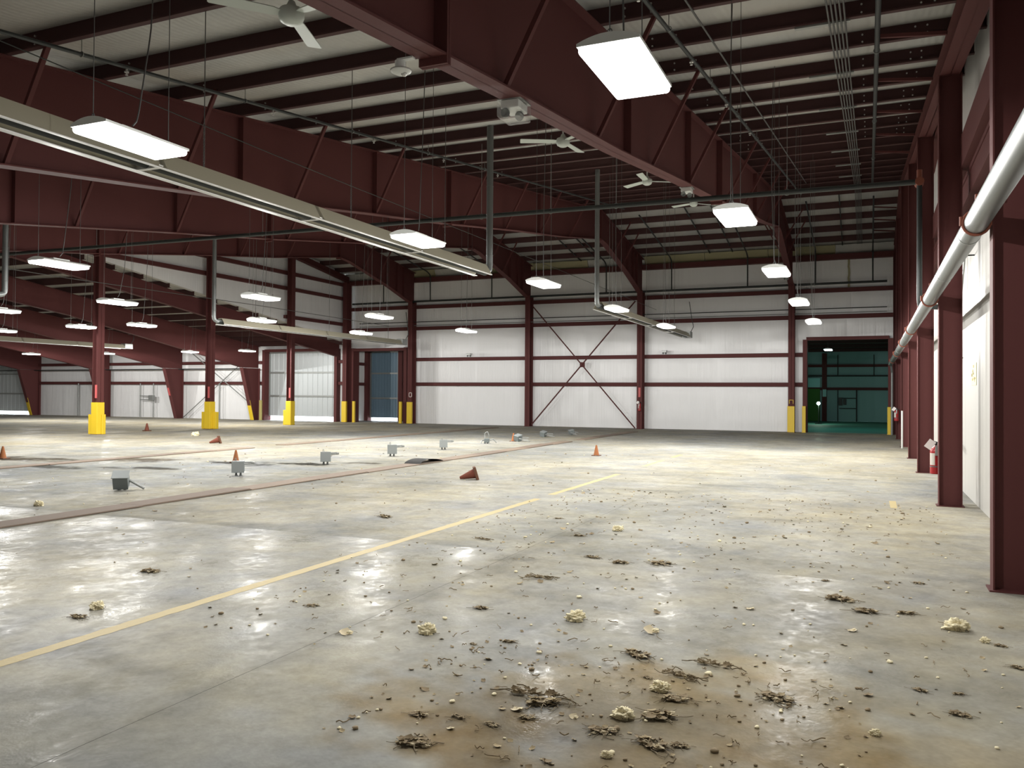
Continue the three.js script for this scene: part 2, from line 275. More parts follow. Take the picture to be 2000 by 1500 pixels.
// ---------------------------------------------------------------- main roof
const nearPurlins = [], farPurlins = [36.25, 37.7, 39.15, 40.6];
for (let k = 0; k < 27; k++) { const d = -4.58 + 1.51 * k; if (d < 33.9) nearPurlins.push(d); }
nearPurlins.push(33.75); farPurlins.unshift(34.75);
function zPurlin(x0, x1, d, y, flip, h = 0.25) { const s = flip ? -1 : 1; return [box(x0, x1, y, y + h, d - 0.004, d + 0.004), box(x0, x1, y, y + 0.009, d, d - 0.075 * s), box(x0, x1, y + h - 0.009, y + h, d, d + 0.075 * s), box(x0, x1, y, y + 0.022, d - 0.075 * s - 0.003, d - 0.075 * s + 0.003)]; }
{
  const c = struct('ceiling');
  const roof = (a, b) => slabX([[a, deck(a) + 0.12], [b, deck(b) + 0.12], [b, deck(b) + 0.3], [a, deck(a) + 0.3]], XW - 0.05, 1.85);
  part(c, 'roof_sheet', [roof(NEAR - 0.25, RIDGE), roof(RIDGE, FAR + 0.25)], M.shell);
  const all = [...nearPurlins, ...farPurlins].sort((a, b) => a - b), lines = [NEAR, ...all, 41.95];
  for (let i = 0; i + 1 < lines.length; i++) {
    const a = lines[i], b = lines[i + 1];
    part(c, 'insulation_facing', grid(170, 8, (s, t) => {
      const x = XW + (XR - XW) * s, d = a + (b - a) * t, seam = Math.abs(((x + 40) / 1.83) % 1 - 0.5), edge = Math.sin(Math.PI * t);
      return [x, deck(d) - 0.004 - 0.055 * edge * (0.8 + n3(x * 0.6, d, 2) * 0.5) - (seam < 0.035 ? 0.03 * edge : 0), d];
    }, (p) => [p[0], p[2]]), M.facing);
  }
  const boltG = new THREE.CylinderGeometry(0.014, 0.014, 0.02, 6); boltG.rotateX(Math.PI / 2);
  for (const d of all) {
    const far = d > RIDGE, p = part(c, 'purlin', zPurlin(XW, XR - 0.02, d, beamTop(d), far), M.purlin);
    if (!far && d > 4 && d < 24) part(p, 'lap_bolts', [-2.95, -2.6, -0.1, 0.62, 0.78, -3.9, -10.1, -11.2].flatMap((x) => [0.07, 0.18].map((h) => { const g = boltG.clone(); g.translate(x, beamTop(d) + h, -(d - 0.012)); return g; })), M.bolt).userData.kind = 'stuff';
  }
  // sag rods on the far slope
  for (const x of [-26.3, -20.4, -13.9, -13.0, -7.2, -6.1, -1.1]) part(c, 'sag_rod', strut([x, beamTop(34.8) + 0.1, 34.8], [x - 0.05, beamTop(41.5) + 0.1, 41.5], 0.05, 0.05), M.dark);
  // wind braces by the right wall
  for (const d of [13, 15.9, 18.9, 21.9, 24.9, 36.4, 37.9, 39.3]) part(c, 'purlin_brace', strut([1.0, beamTop(d) - 0.12, d], [0.15, beamTop(d + 0.1) + 0.02, d + 0.15], 0.05, 0.05), M.red);
}
// ---------------------------------------------------------------- lower hall on the left: gable wall above its roof, and its roof
{
  const g = struct('wall_gable');
  const poly = [[20, lowTop(20) + 0.2], [41.9, lowTop(41.9) + 0.2], [41.9, deck(41.9)], [RIDGE, deck(RIDGE)], [20, deck(20)]];
  part(g, 'wall_sheet', slabX(poly, XW - 0.22, XW - 0.04), M.shell);
  const strips = [[20, 24.1], [24.1, 30.2], [30.2, 36], [36, 41.6]];
  for (const [a, b] of strips) part(g, 'wall_panel', grid(30, 20, (s, t) => { const d = a + (b - a) * s, y0 = lowTop(d) + 0.2, y1 = deck(d); return [XW + 0.02 * Math.sin(Math.PI * s), y0 + (y1 - y0) * t, d]; }, (p) => [p[2], p[1]]), M.wall);
  for (const y of [7.34, 8.17]) part(g, 'girt', [box(XW, XW + 0.2, y - 0.09, y + 0.09, y > 8 ? 24.5 : 23.5, 41.7)], M.red);
  part(g, 'girt', [box(XW, XW + 0.2, 5.72, 5.9, 36, 41.7)], M.red);
  const c = struct('ceiling_lower');
  part(c, 'roof_sheet', slabX([[NEAR, lowTop(10) + 0.5 - 0.05 * 16], [10, lowTop(10) + 0.38], [42.2, lowTop(42.2) + 0.38], [42.2, lowTop(42.2) + 0.6], [10, lowTop(10) + 0.6], [NEAR, lowTop(10) + 0.9]], -61.2, XW - 0.02), M.shell);
  const lines = []; for (let d = 17.8; d < 41.6; d += 1.48) lines.push(d);
  for (let i = 0; i + 1 < lines.length; i++) part(c, 'insulation_facing', grid(60, 4, (s, t) => { const x = -60.9 + (XW - 0.1 + 60.9) * s, d = lines[i] + 1.48 * t; return [x, lowTop(d) + 0.31 - 0.03 * Math.sin(Math.PI * t), d]; }, (p) => [p[0], p[2]]), M.facing);
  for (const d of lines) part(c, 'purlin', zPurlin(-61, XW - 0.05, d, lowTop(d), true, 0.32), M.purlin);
  part(c, 'wall_sheet', [box(XW - 0.24, XW - 0.05, lowTop(18) - 0.9, 10.5, NEAR, 20.5)], M.shell);
}
// ---------------------------------------------------------------- roof beams: tapered built-up I sections with splice plates and flange braces
const BOTTOM = [[NEAR + 0.02, 3.0], [4.3, 4.3], [7.5, 4.72], [11.5, 5.2], [16, 5.83], [20.2, 6.38], [25, 7.08], [29.5, 7.68], [34.2, 8.42], [35, 8.35], [38.5, 7.6], [41.0, 6.93]];
const bottomAt = (d) => { for (let i = 0; i + 1 < BOTTOM.length; i++) if (d <= BOTTOM[i + 1][0]) { const [a, b] = BOTTOM[i], [e, f] = BOTTOM[i + 1]; return b + (f - b) * (d - a) / (e - a); } return 6.93; };
function flangeAlong(pts, x0, x1, th) { const o = []; for (let i = 0; i + 1 < pts.length; i++) o.push(slabX([[pts[i][0], pts[i][1]], [pts[i + 1][0], pts[i + 1][1]], [pts[i + 1][0], pts[i + 1][1] + th], [pts[i][0], pts[i][1] + th]], x0, x1)); return o; }
function roofBeam(x, label) {
  const b = thing('roof_beam', label, 'beam', 'deep dark red roof beams');
  const tops = [[NEAR + 0.02, beamTop(NEAR)], [RIDGE, beamTop(RIDGE)], [41.6, beamTop(41.6)]];
  part(b, 'web', slabX([...BOTTOM, [41.6, 6.9], ...[...tops].reverse()], x - 0.006, x + 0.006), M.red);
  part(b, 'bottom_flange', flangeAlong([...BOTTOM], x - 0.13, x + 0.13, 0.02), M.red);
  part(b, 'top_flange', flangeAlong(tops.map(([d, y]) => [d, y - 0.02]), x - 0.13, x + 0.13, 0.018), M.red);
  for (const d of [6.15, 20.25, 34.2]) part(b, 'splice_plate', [box(x - 0.135, x + 0.135, bottomAt(d) - 0.07, beamTop(d), d - 0.035, d - 0.004), box(x - 0.135, x + 0.135, bottomAt(d) - 0.07, beamTop(d), d + 0.004, d + 0.035)], M.red);
  for (const d of [12.0, 16.5, 27, 38.6, 39.6, 40.3]) part(b, 'stiffener', [box(x - 0.12, x + 0.12, bottomAt(d), beamTop(d), d - 0.006, d + 0.006)], M.red);
  for (const d of [1.46, 4.48, 7.5, 10.52, 13.54, 16.56, 21.1, 24.1, 27.15, 30.2, 36.25, 37.7]) for (const s of [-1, 1]) if (!(s < 0 && x < -20)) part(b, 'flange_brace', strut([x + s * 0.07, bottomAt(d) + 0.03, d - 0.02], [x + s * 0.86, beamTop(d) + 0.08, d], 0.065, 0.05), M.red);
  return b;
}
roofBeam(COLX.A, 'nearest dark red roof beam overhead, carrying the clear emergency light');
roofBeam(COLX.B, 'second dark red roof beam, ending at the column right of the X brace');
roofBeam(COLX.C, 'third dark red roof beam, ending at the column left of the X brace');
roofBeam(COLX.D, 'fourth dark red roof beam, ending at the column by the dark blue door');
{
  const t = thing('end_rafter', 'shallow dark red end rafter under the roof along the right wall', 'beam');
  const f = [[NEAR, beamTop(NEAR) - 0.37], [RIDGE, beamTop(RIDGE) - 0.37], [41.6, beamTop(41.6) - 0.37]];
  part(t, 'web', slabX([...f, ...[...f].reverse().map(([d, y]) => [d, y + 0.35])], 1.15, 1.17), M.red); part(t, 'bottom_flange', flangeAlong(f, 1.02, 1.3, 0.016), M.red); part(t, 'top_flange', flangeAlong(f.map(([d, y]) => [d, y + 0.345]), 1.02, 1.3, 0.016), M.red);
  const u = thing('end_rafter', 'shallow dark red end rafter along the top of the white gable wall', 'beam');
  const h = [[18, beamTop(18) - 0.37], [RIDGE, beamTop(RIDGE) - 0.37], [41.6, beamTop(41.6) - 0.37]];
  part(u, 'web', slabX([...h, ...[...h].reverse().map(([d, y]) => [d, y + 0.35])], -28.56, -28.54), M.red); part(u, 'bottom_flange', flangeAlong(h, -28.68, -28.42, 0.016), M.red);
}
// ---------------------------------------------------------------- columns
// I-section post: flanges across x (front/back in depth) or across depth (faces in x)
function column(name, label, group, x, d, w, dep, h, alongX) {
  const c = thing(name, label, 'column', group, [x, 0, d]); const t = 0.014;
  if (alongX) { part(c, 'web', box(-dep / 2, dep / 2, 0, h, -0.006, 0.006), M.red); for (const s of [-1, 1]) part(c, 'flange', box(s * dep / 2 - (s > 0 ? t : 0), s * dep / 2 + (s < 0 ? t : 0), 0, h, -w / 2, w / 2), M.red); }
  else { part(c, 'web', box(-0.006, 0.006, 0, h, -dep / 2, dep / 2), M.red); for (const s of [-1, 1]) part(c, 'flange', box(-w / 2, w / 2, 0, h, s * dep / 2 - (s > 0 ? t : 0), s * dep / 2 + (s < 0 ? t : 0)), M.red); }
  part(c, 'base_plate', box(-(alongX ? dep : w) / 2 - 0.03, (alongX ? dep : w) / 2 + 0.03, 0, 0.014, -(alongX ? w : dep) / 2 - 0.03, (alongX ? w : dep) / 2 + 0.03), M.red);
  return c;
}
// right wall posts
const RW = [[8.48, 'nearest dark red steel post on the right wall, cut off by the picture edge'], [14.67, 'second dark red steel post along the right wall, hiding half of the fire extinguisher'], [20.87, 'third dark red steel post along the right wall, behind the red fire extinguisher'], [25.59, 'fourth dark red steel post along the right wall, with a lighter lit web'], [31.4, 'fifth dark red steel post along the right wall, beside a pale conduit stub'], [37.0, 'sixth dark red steel post along the right wall, behind the small far fire extinguisher'], [41.5, 'corner steel post where the right wall meets the far wall']];
for (const [d, l] of RW) {
  const c = column('steel_column', l, 'posts along the right wall', 1.165, d, 0.2, 0.33, beamTop(d) - 0.37, true);
  if (d === 41.5) { part(c, 'yellow_guard', rbox(-0.3, -0.18, 0, 1.25, -0.2, -0.08, 0.01), M.yellow); }
}
// far wall frame columns
const guardBox = (x0, x1, h, d0, d1) => rbox(x0, x1, 0.005, h, d0, d1, 0.012);
const fwc = [['A', 'far wall column with a yellow guard left of the teal hall opening'], ['B', 'far wall column right of the X brace, with a pink sign and no guard'], ['C', 'far wall column left of the X brace, plain dark red to the floor'], ['D', 'far wall column with a yellow guard right of the dark blue door'], ['E', 'corner column with a yellow guard between the pale and dark blue doors']];
for (const [k, l] of fwc) {
  const c = column('steel_column', l, 'columns along the far wall', COLX[k], 41.42, 0.28, 0.5, k === 'E' ? 8.3 : 7.05, false);
  if (k === 'A' || k === 'D' || k === 'E') part(c, 'yellow_guard', guardBox(-0.17, 0.15, 1.24, -0.28, -0.14), M.yellow);
  if (k === 'A') part(c, 'sign_bracket', [box(-0.09, 0.1, 1.52, 1.54, -0.275, -0.26), box(-0.09, -0.07, 1.36, 1.52, -0.275, -0.26), box(0.08, 0.1, 1.36, 1.52, -0.275, -0.26)], M.yellow);
  if (k === 'B') part(c, 'sign', [box(-0.05, 0.06, 1.62, 2.1, -0.262, -0.252)], M.sign);
  if (k === 'D') part(c, 'sign', [box(-0.03, 0.17, 1.52, 1.55, -0.275, -0.26), box(-0.03, 0.17, 1.75, 1.78, -0.275, -0.26), box(-0.03, 0, 1.52, 1.78, -0.275, -0.26), box(0.14, 0.17, 1.52, 1.78, -0.275, -0.26)], M.signWhite);
}
// posts of the end wall on the left, standing free between the two halls
[[24.0, 'nearest free-standing column with a yellow guard, left of the picture'], [30.15, 'middle free-standing column with a broad stepped yellow guard'], [36.05, 'farthest free-standing column with a yellow guard, in front of the pale corrugated door']].forEach(([d, l], i) => {
  const c = column('steel_column', l, 'free-standing columns between the two halls', -28.42, d, 0.3, 0.3, beamTop(d) - 0.37, true);
  part(c, 'yellow_guard', guardBox(-0.17, 0.17, 1.28, -0.175, 0.175), M.yellow);
  part(c, 'side_guard', guardBox(-0.36, -0.175, 0.8, -0.14, 0.1), M.yellow); if (i !== 2) part(c, 'side_guard', guardBox(0.175, i ? 0.36 : 0.22, 0.8, 0.02, 0.2), M.yellow);
  part(c, 'sign', [box(0.02, 0.13, 1.45, 1.98, -0.165, -0.152)], M.sign);
  part(c, 'switch', [rbox(-0.2, -0.155, 1.08, 1.18, -0.1, 0.02)], M.dull);
});
// tapered columns and rafters of the lower hall
const LOWX = [[-35.3, 'tapered dark red column with yellow edge beside the pale corrugated door'], [-41.6, 'tapered dark red column in the lower hall, second left of the pale door'], [-48.2, 'tapered dark red column in the lower hall, half hidden by the nearest guarded column'], [-55.3, 'tapered dark red column with yellow edge beside the grey left door']];
for (const [x, l] of LOWX) {
  const c = thing('tapered_column', l, 'column', 'tapered columns of the lower hall', [x, 0, 0]);
  part(c, 'web', slabX([[41.1, 0], [41.6, 0], [41.6, 3.24], [40.07, 3.24]], -0.006, 0.006), M.red);
  part(c, 'flange', slabX([[41.08, 0], [41.1, 0], [40.07, 3.25], [40.05, 3.25]], -0.13, 0.13), M.red); part(c, 'flange', box(-0.13, 0.13, 0, 3.24, 41.6, 41.62), M.red);
  part(c, 'base_plate', box(-0.16, 0.16, 0, 0.014, 41.05, 41.65), M.red);
  if (x > -36 || x < -50) part(c, 'yellow_edge', slabX([[41.06, 0.01], [41.09, 0.01], [40.72, 1.25], [40.69, 1.25]], -0.135, 0.135), M.yellow);
  if (x === -41.6) part(c, 'sign', slabX([[40.56, 1.5], [40.6, 1.5], [40.44, 2.0], [40.4, 2.0]], -0.06, 0.06), M.sign);
  const r = thing('low_rafter', 'lower hall rafter rising from the ' + l.replace('tapered dark red ', 'tapered ').replace(' in the lower hall', ''), 'beam', 'rafters of the lower hall');
  const bot = [[18, lowTop(18) - 1.15], [28, 5.38], [33.6, 4.42], [36.5, 3.92], [40.05, 3.26]];
  part(r, 'web', slabX([...bot, [41.6, 3.26], [41.6, lowTop(41.6)], [18, lowTop(18)]], x - 0.006, x + 0.006), M.red);
  part(r, 'bottom_flange', flangeAlong(bot, x - 0.13, x + 0.13, 0.018), M.red); part(r, 'top_flange', flangeAlong([[18, lowTop(18) - 0.02], [41.6, lowTop(41.6) - 0.02]], x - 0.13, x + 0.13, 0.018), M.red);
}
{ // end frame of the lower hall just outside the gable wall
  const r = thing('low_rafter', 'dark red end rafter of the lower hall below the white gable wall', 'beam');
  const bot = [[18, lowTop(18) - 0.75], [36.5, lowTop(36.5) - 0.75], [41.5, lowTop(41.5) - 0.75]];
  part(r, 'web', slabX([...bot, [41.5, lowTop(41.5)], [18, lowTop(18)]], -29.17, -29.15), M.red); part(r, 'bottom_flange', flangeAlong(bot, -29.28, -29.04, 0.018), M.red);
}
{ // X brace in the middle bay
  const x0 = -16.6, x1 = -10.95;
  const t = thing('wall_brace', 'dark red X shaped wind brace between two far wall columns', 'brace');
  part(t, 'brace_rod', strut([x0, 6.45, 41.3], [x1, 0.03, 41.3], 0.085, 0.05), M.red); part(t, 'brace_rod', strut([x0, 0.1, 41.22], [x1, 6.5, 41.22], 0.085, 0.05), M.red);
  part(t, 'gusset', box((x0 + x1) / 2 - 0.13, (x0 + x1) / 2 + 0.13, 3.16, 3.42, 41.235, 41.29), M.red);
  const u = thing('wall_brace', 'thin X shaped cable brace on the lower hall wall beside the pale door', 'brace');
  part(u, 'brace_rod', bar([-41.5, 0.04, 41.62], [-35.4, 4.5, 41.62], 0.03), M.dull); part(u, 'brace_rod', bar([-41.5, 4.8, 41.56], [-35.4, 0.7, 41.56], 0.03), M.dull);
  const v = thing('wall_brace', 'thin rod brace seen between the second and third right wall posts', 'brace');
  part(v, 'brace_rod', bar([1.48, 4.4, 15.5], [1.48, 1.9, 18.0], 0.014), M.dull); part(v, 'brace_rod', bar([1.48, 2.6, 17.1], [1.48, 1.0, 19.4], 0.016), M.dull); part(v, 'brace_rod', bar([1.48, 0.8, 16.5], [1.48, 1.12, 20], 0.018), M.dull);
}
// ---------------------------------------------------------------- sliding doors
function corrugated(name, x0, x1, y0, y1, d, n, mat, rails, right) {
  const t = struct(name), w = (x1 - x0) / n;
  for (let i = 0; i < n; i++) { // each sheet: flat pan with a raised rib at its edge
    const a = x0 + i * w, s = new THREE.Shape([[0, 0], [w * 0.78, 0], [w * 0.83, 0.022], [w * 0.95, 0.022], [w, 0], [w, 0.012], [w, 0.05], [0, 0.05]].map(([p, q]) => new THREE.Vector2(p, q)));
    const g = new THREE.ExtrudeGeometry(s, { depth: y1 - y0, bevelEnabled: false }); g.rotateX(-Math.PI / 2); g.translate(a, y0, -d + 0.0); part(t, 'door_panel', g, mat);
  }
  for (const y of rails) part(t, 'door_rail', box(x0, x1, y - 0.05, y + 0.05, d - 0.1, d + 0.01), M.dull);
  part(t, 'door_frame', [box(x0 - 0.03, x0 + 0.05, y0, y1, d - 0.09, d + 0.02), box(x1 - 0.05, x1 + 0.03, y0, y1, d - 0.09, d + 0.02), box(x0, x1, y1 - 0.06, y1 + 0.04, d - 0.09, d + 0.02)], M.dull);
  return t;
}
corrugated('door_1', -34.8, -29.6, 0.27, 4.24, 42.12, 14, M.door, [1.53, 2.98]);
corrugated('door_2', -60.9, -55.75, 0.24, 4.24, 42.12, 12, M.door, [1.53, 2.98]);
corrugated('door_3', -29.0, -26.95, 0.2, 4.35, 44.75, 10, M.doorDark, [1.42, 2.98]);
for (const [x, d, l] of [[-35.0, 41.5, 'pale yellow bollard post left of the pale corrugated door'], [-28.05, 41.45, 'dull yellow post guard at the left jamb of the dark blue door opening'], [-24.85, 41.45, 'yellow post guard at the right jamb of the dark blue door opening'], [-2.83, 41.45, 'thin yellow post guard at the left jamb of the teal hall opening'], [0.84, 41.3, 'thin yellow post guard at the right jamb of the teal hall opening']]) {
  const t = thing('post_guard', l, 'guard', null, [x, 0, d]); part(t, 'channel', rbox(-0.08, 0.08, 0, 1.25, -0.06, 0.06, 0.012), l.startsWith('pale') ? M.paleYellow : M.yellow); part(t, 'foot_plate', box(-0.1, 0.1, 0, 0.012, -0.08, 0.08), l.startsWith('pale') ? M.paleYellow : M.yellow);
}
// ---------------------------------------------------------------- vestibule behind the dark blue door opening
{
  const w = struct('wall_vestibule');
  part(w, 'wall_sheet', [...sheetWithHoles(-29.45, -23.6, -0.1, 5, 44.8, 44.95, [[-29.0, -26.9, -0.2, 4.4]]), box(-29.45, -29.3, -0.1, 5, 42.2, 44.9), box(-23.8, -23.6, -0.1, 5, 42.2, 44.9)], M.shell);
  for (const y of [2.3, 3.55]) part(w, 'girt', [box(-29.3, -29.08, y - 0.09, y + 0.09, 42.3, 44.3)], M.red);
  for (const [r, t] of [[0, 2.3], [2.3, 3.55], [3.55, 4.7]]) part(w, 'wall_panel', grid(10, 10, (u, v) => [-29.29 + 0.02 * Math.sin(Math.PI * v), r + (t - r) * v, 42.25 + 2.5 * u], (p) => [p[2], p[1]]), M.wall);
  for (const [p, q] of [[-26.5, -23.85]]) { for (const [r, s] of [[0, 2.3], [2.3, 3.55], [3.55, 4.7]]) part(w, 'wall_panel', facingPanel(p, q, r, s, 44.79, 0.02, 7), M.wall); for (const y of [2.3, 3.55]) part(w, 'girt', [box(p, q, y - 0.09, y + 0.09, 44.5, 44.72)], M.red); }
  part(w, 'post', box(-29.28, -29.02, 0, 4.6, 44.4, 44.78), M.red); part(w, 'post', box(-26.88, -26.6, 0, 4.6, 44.5, 44.78), M.red);
  part(struct('ceiling_vestibule'), 'roof_sheet', box(-29.45, -23.6, 4.75, 4.95, 42.2, 44.95), M.shell);
  part(struct('floor_vestibule'), 'concrete_slab', box(-29.45, -23.6, -0.2, -0.004, 42.2, 45), std([0.3, 0.29, 0.26], 0.6));
}
// ---------------------------------------------------------------- teal-lit hall beyond the right opening
{
  const x0 = -9, x1 = 1.35, d1 = 62;
  part(struct('floor_hall'), 'concrete_slab', box(x0, x1, -0.2, -0.004, 42.2, d1), M.hallFloorTealLit);
  const w = struct('wall_hall');
  part(w, 'wall_sheet', [box(x0 - 0.2, x1 + 0.2, -0.1, 9, d1 + 0.04, d1 + 0.25), box(x0 - 0.2, x0, -0.1, 9, 42.2, d1), box(x1, x1 + 0.2, -0.1, 9, 42.2, d1)], M.shell);
  for (const [p, q] of [[x0, -5.6], [-5.6, -2.6], [-2.6, -0.6], [-0.6, x1]]) for (const [r, s] of [[0, 2.25], [2.25, 3.4], [3.4, 5.4]]) part(w, 'wall_panel', facingPanel(p, q, r, s, d1, 0.03, 60), M.hallWallTealLit);
  for (const y of [2.25, 3.85]) part(w, 'girt', [box(x0, x1, y - 0.09, y + 0.09, d1 - 0.28, d1 - 0.06)], M.red);
  part(w, 'wall_pipe', [bar([x0, 3.15, d1 - 0.3], [x1, 3.15, d1 - 0.3], 0.05), bar([-2.0, 3.15, d1 - 0.3], [-2.0, 4.6, d1 - 0.3], 0.03), bar([0.3, 3.15, d1 - 0.3], [0.3, 4.6, d1 - 0.3], 0.03), bar([-1.9, 0.9, d1 - 0.2], [-0.8, 0.9, d1 - 0.2], 0.03), bar([-1.9, 1.6, d1 - 0.2], [-0.8, 1.6, d1 - 0.2], 0.03), bar([-0.8, 0, d1 - 0.2], [-0.8, 2.2, d1 - 0.2], 0.04), bar([-2.0, 0, d1 - 0.2], [-2.0, 2.2, d1 - 0.2], 0.03)], M.dark);
  part(w, 'panel_box', [rbox(-1.95, -1.7, 1.1, 1.65, d1 - 0.25, d1 - 0.1), rbox(-1.65, -1.45, 1.15, 1.55, d1 - 0.25, d1 - 0.1)], M.dark);
  const c = struct('ceiling_hall'), hy = (d) => 4.75 + 0.13 * (d1 - d);
  part(c, 'roof_sheet', slabX([[42.2, hy(42.2) + 0.3], [d1 + 0.2, hy(d1) + 0.3], [d1 + 0.2, hy(d1) + 0.5], [42.2, hy(42.2) + 0.5]], x0 - 0.2, x1 + 0.2), M.shell);
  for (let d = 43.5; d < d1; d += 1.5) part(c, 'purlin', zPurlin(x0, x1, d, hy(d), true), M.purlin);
  const col = column('steel_column', 'dark column standing inside the teal hall seen through the right opening', null, -2.85, 61.3, 0.3, 0.4, 4.7, false);
  part(col, 'sign', box(-0.1, 0.14, 1.7, 2.2, -0.24, -0.21), std([0.3, 0.6, 0.6], 0.6));
  const gd = struct('door_4'); part(gd, 'door_panel', rbox(-4.6, -3.15, 0, 2.25, 61.6, 61.7), M.green); part(gd, 'transom_panel', box(-4.6, -3.15, 2.35, 3.0, 61.62, 61.7), std([0.3, 0.75, 0.75], 0.5));
}
{ // ground outside the doors
  part(struct('ground_outside'), 'paving', box(-75, -15, -0.3, -0.03, 42.25, 75), std([0.6, 0.58, 0.54], 0.9));
}
// ---------------------------------------------------------------- LED high bay lights
function extrudeD(poly, d0, d1) { const s = new THREE.Shape(poly.map(([x, y]) => new THREE.Vector2(x, y))), g = new THREE.ExtrudeGeometry(s, { depth: d1 - d0, bevelEnabled: false }); g.translate(0, 0, -d1); return g; }
const archTop = []; for (let i = 0; i <= 10; i++) { const x = 0.205 - 0.041 * i; archTop.push([x, 0.02 + 0.045 * (1 - (x / 0.205) ** 2)]); }
const G = {
  tray: extrudeD([[-0.205, 0], [0.205, 0], ...archTop], -0.45, 0.45),
  lens: (() => { const g = new RoundedBoxGeometry(0.4, 0.07, 0.89, 4, 0.03); g.translate(0, -0.015, 0); return g; })(),
  driver: rbox(-0.06, 0.06, 0.04, 0.085, -0.16, 0.16, 0.012),
  eye: new THREE.TorusGeometry(0.014, 0.004, 6, 10),
};
const ORD = ['nearest', 'second', 'third', 'fourth', 'farthest'];
function highBay(x, d, label, group, hall, y0 = 3.9) {
  const k = Math.min(2.3, 0.6 + 0.0025 * d * d);   // lamp output raised with distance, an added boost to brighten the far wall
  const t = thing(hall ? 'hall_light' : 'high_bay_light', label, 'ceiling light', group, [x, y0, d]);
  part(t, 'housing', G.tray, M.white); part(t, 'lens', G.lens, hall ? M.lensHall : M.lens); part(t, 'driver_box', G.driver, M.white);
  const up = (hall ? 5 + 0.13 * (62 - d) : x < XW ? lowTop(d) + 0.3 : Math.abs(x - COLX.C) < 0.3 ? bottomAt(d) : deck(d) - 0.07) - y0;
  for (const s of [-1, 1]) { const e = G.eye.clone(); e.translate(0, 0.09, s * 0.4); part(t, 'suspension_wire', [bar([0, 0.09, s * 0.4], [0, up, s * 0.4], 0.004, 5), e], M.chain); }
  part(t, 'power_cord', tube([[0, 0.12, 0], [-0.05, 0.22, 0.1], [-0.12, Math.max(0.5, up * 0.5), 0.3], [-0.1, up, 0.34]], 0.007, 20, 5), M.chain);
  const l = new THREE.RectAreaLight(hall ? HALL_COLOR : LAMP_COLOR, hall ? HALL_NITS : LAMP_NITS * k, 0.385, 0.87); l.name = 'lamp_light'; l.position.set(0, -0.055, 0); l.rotation.x = -Math.PI / 2; t.add(l);
  if (!hall) { // wide beam of the prismatic lens
    const s = new THREE.PointLight(LAMP_COLOR, LAMP_CANDELA * k); s.name = 'lamp_glow'; s.position.set(0, -0.072, 0); s.castShadow = true; s.shadow.radius = 0.9; t.add(s);
  }
}
[5.4, 10.36, 15.22, 20.36, 25.8].forEach((d, i) => highBay(-1.5, d, ORD[i] + ' LED high bay light in the row nearest the right wall'));
[5.3, 10.3, 15.25, 20.4, 26].forEach((d, i) => highBay(-5.9, d, ORD[i] + ' LED high bay light in the row beside the long tube heaters'));
[10.0, 15.15, 20.15, 25.7].forEach((d, i) => highBay(-12.8, d, ['nearest', 'second', 'third', 'farthest'][i] + ' LED high bay light in the row hanging over the line of grey boxes'));
[14.8, 20.05, 25.4].forEach((d, i) => highBay(-16.9, d, ['nearest', 'middle', 'farthest'][i] + ' LED high bay light in the row over the far brown floor strip'));
[[-21.7, 15.2, 'upper of two LED high bay lights cut by the left picture edge'], [-21.9, 20.15, 'lit LED high bay light right of the nearest guarded column'], [-24.45, 19.95, 'lit LED high bay light touching the left side of the nearest guarded column'], [-28.9, 20.3, 'lower of two LED high bay lights cut by the left picture edge'],
  [-29.8, 34.25, 'lit LED high bay light in front of the pale corrugated door'], [-33.7, 34.25, 'lit LED high bay light left of the middle guarded column in the lower hall'], [-39.9, 34.2, 'small lit LED high bay light right of the nearest guarded column, below the heater end'], [-45, 33.4, 'small lit LED high bay light in the lower hall nearest the grey far-left door']].forEach(([x, d, l]) => highBay(x, d, l));
highBay(-2.0, 47, 'bluish lit ceiling light inside the teal hall beyond the right opening', null, true, 4.2);
{ // work lamp in the hall
  const t = thing('work_lamp', 'small bright work lamp glowing beside the green door in the teal hall', 'lamp', null, [-2.9, 1.28, 55]);
  const s = new THREE.SphereGeometry(0.11, 14, 10); part(t, 'bulb', s, M.lensHall); part(t, 'stand', [bar([0, -1.26, 0.12], [0, 0, 0.12], 0.02), box(-0.2, 0.2, -1.28, -1.25, -0.05, 0.3)], M.dark);
  const p = new THREE.PointLight(new THREE.Color(0.7, 1, 0.75), 3); p.name = 'lamp_light'; p.castShadow = true; t.add(p);
}
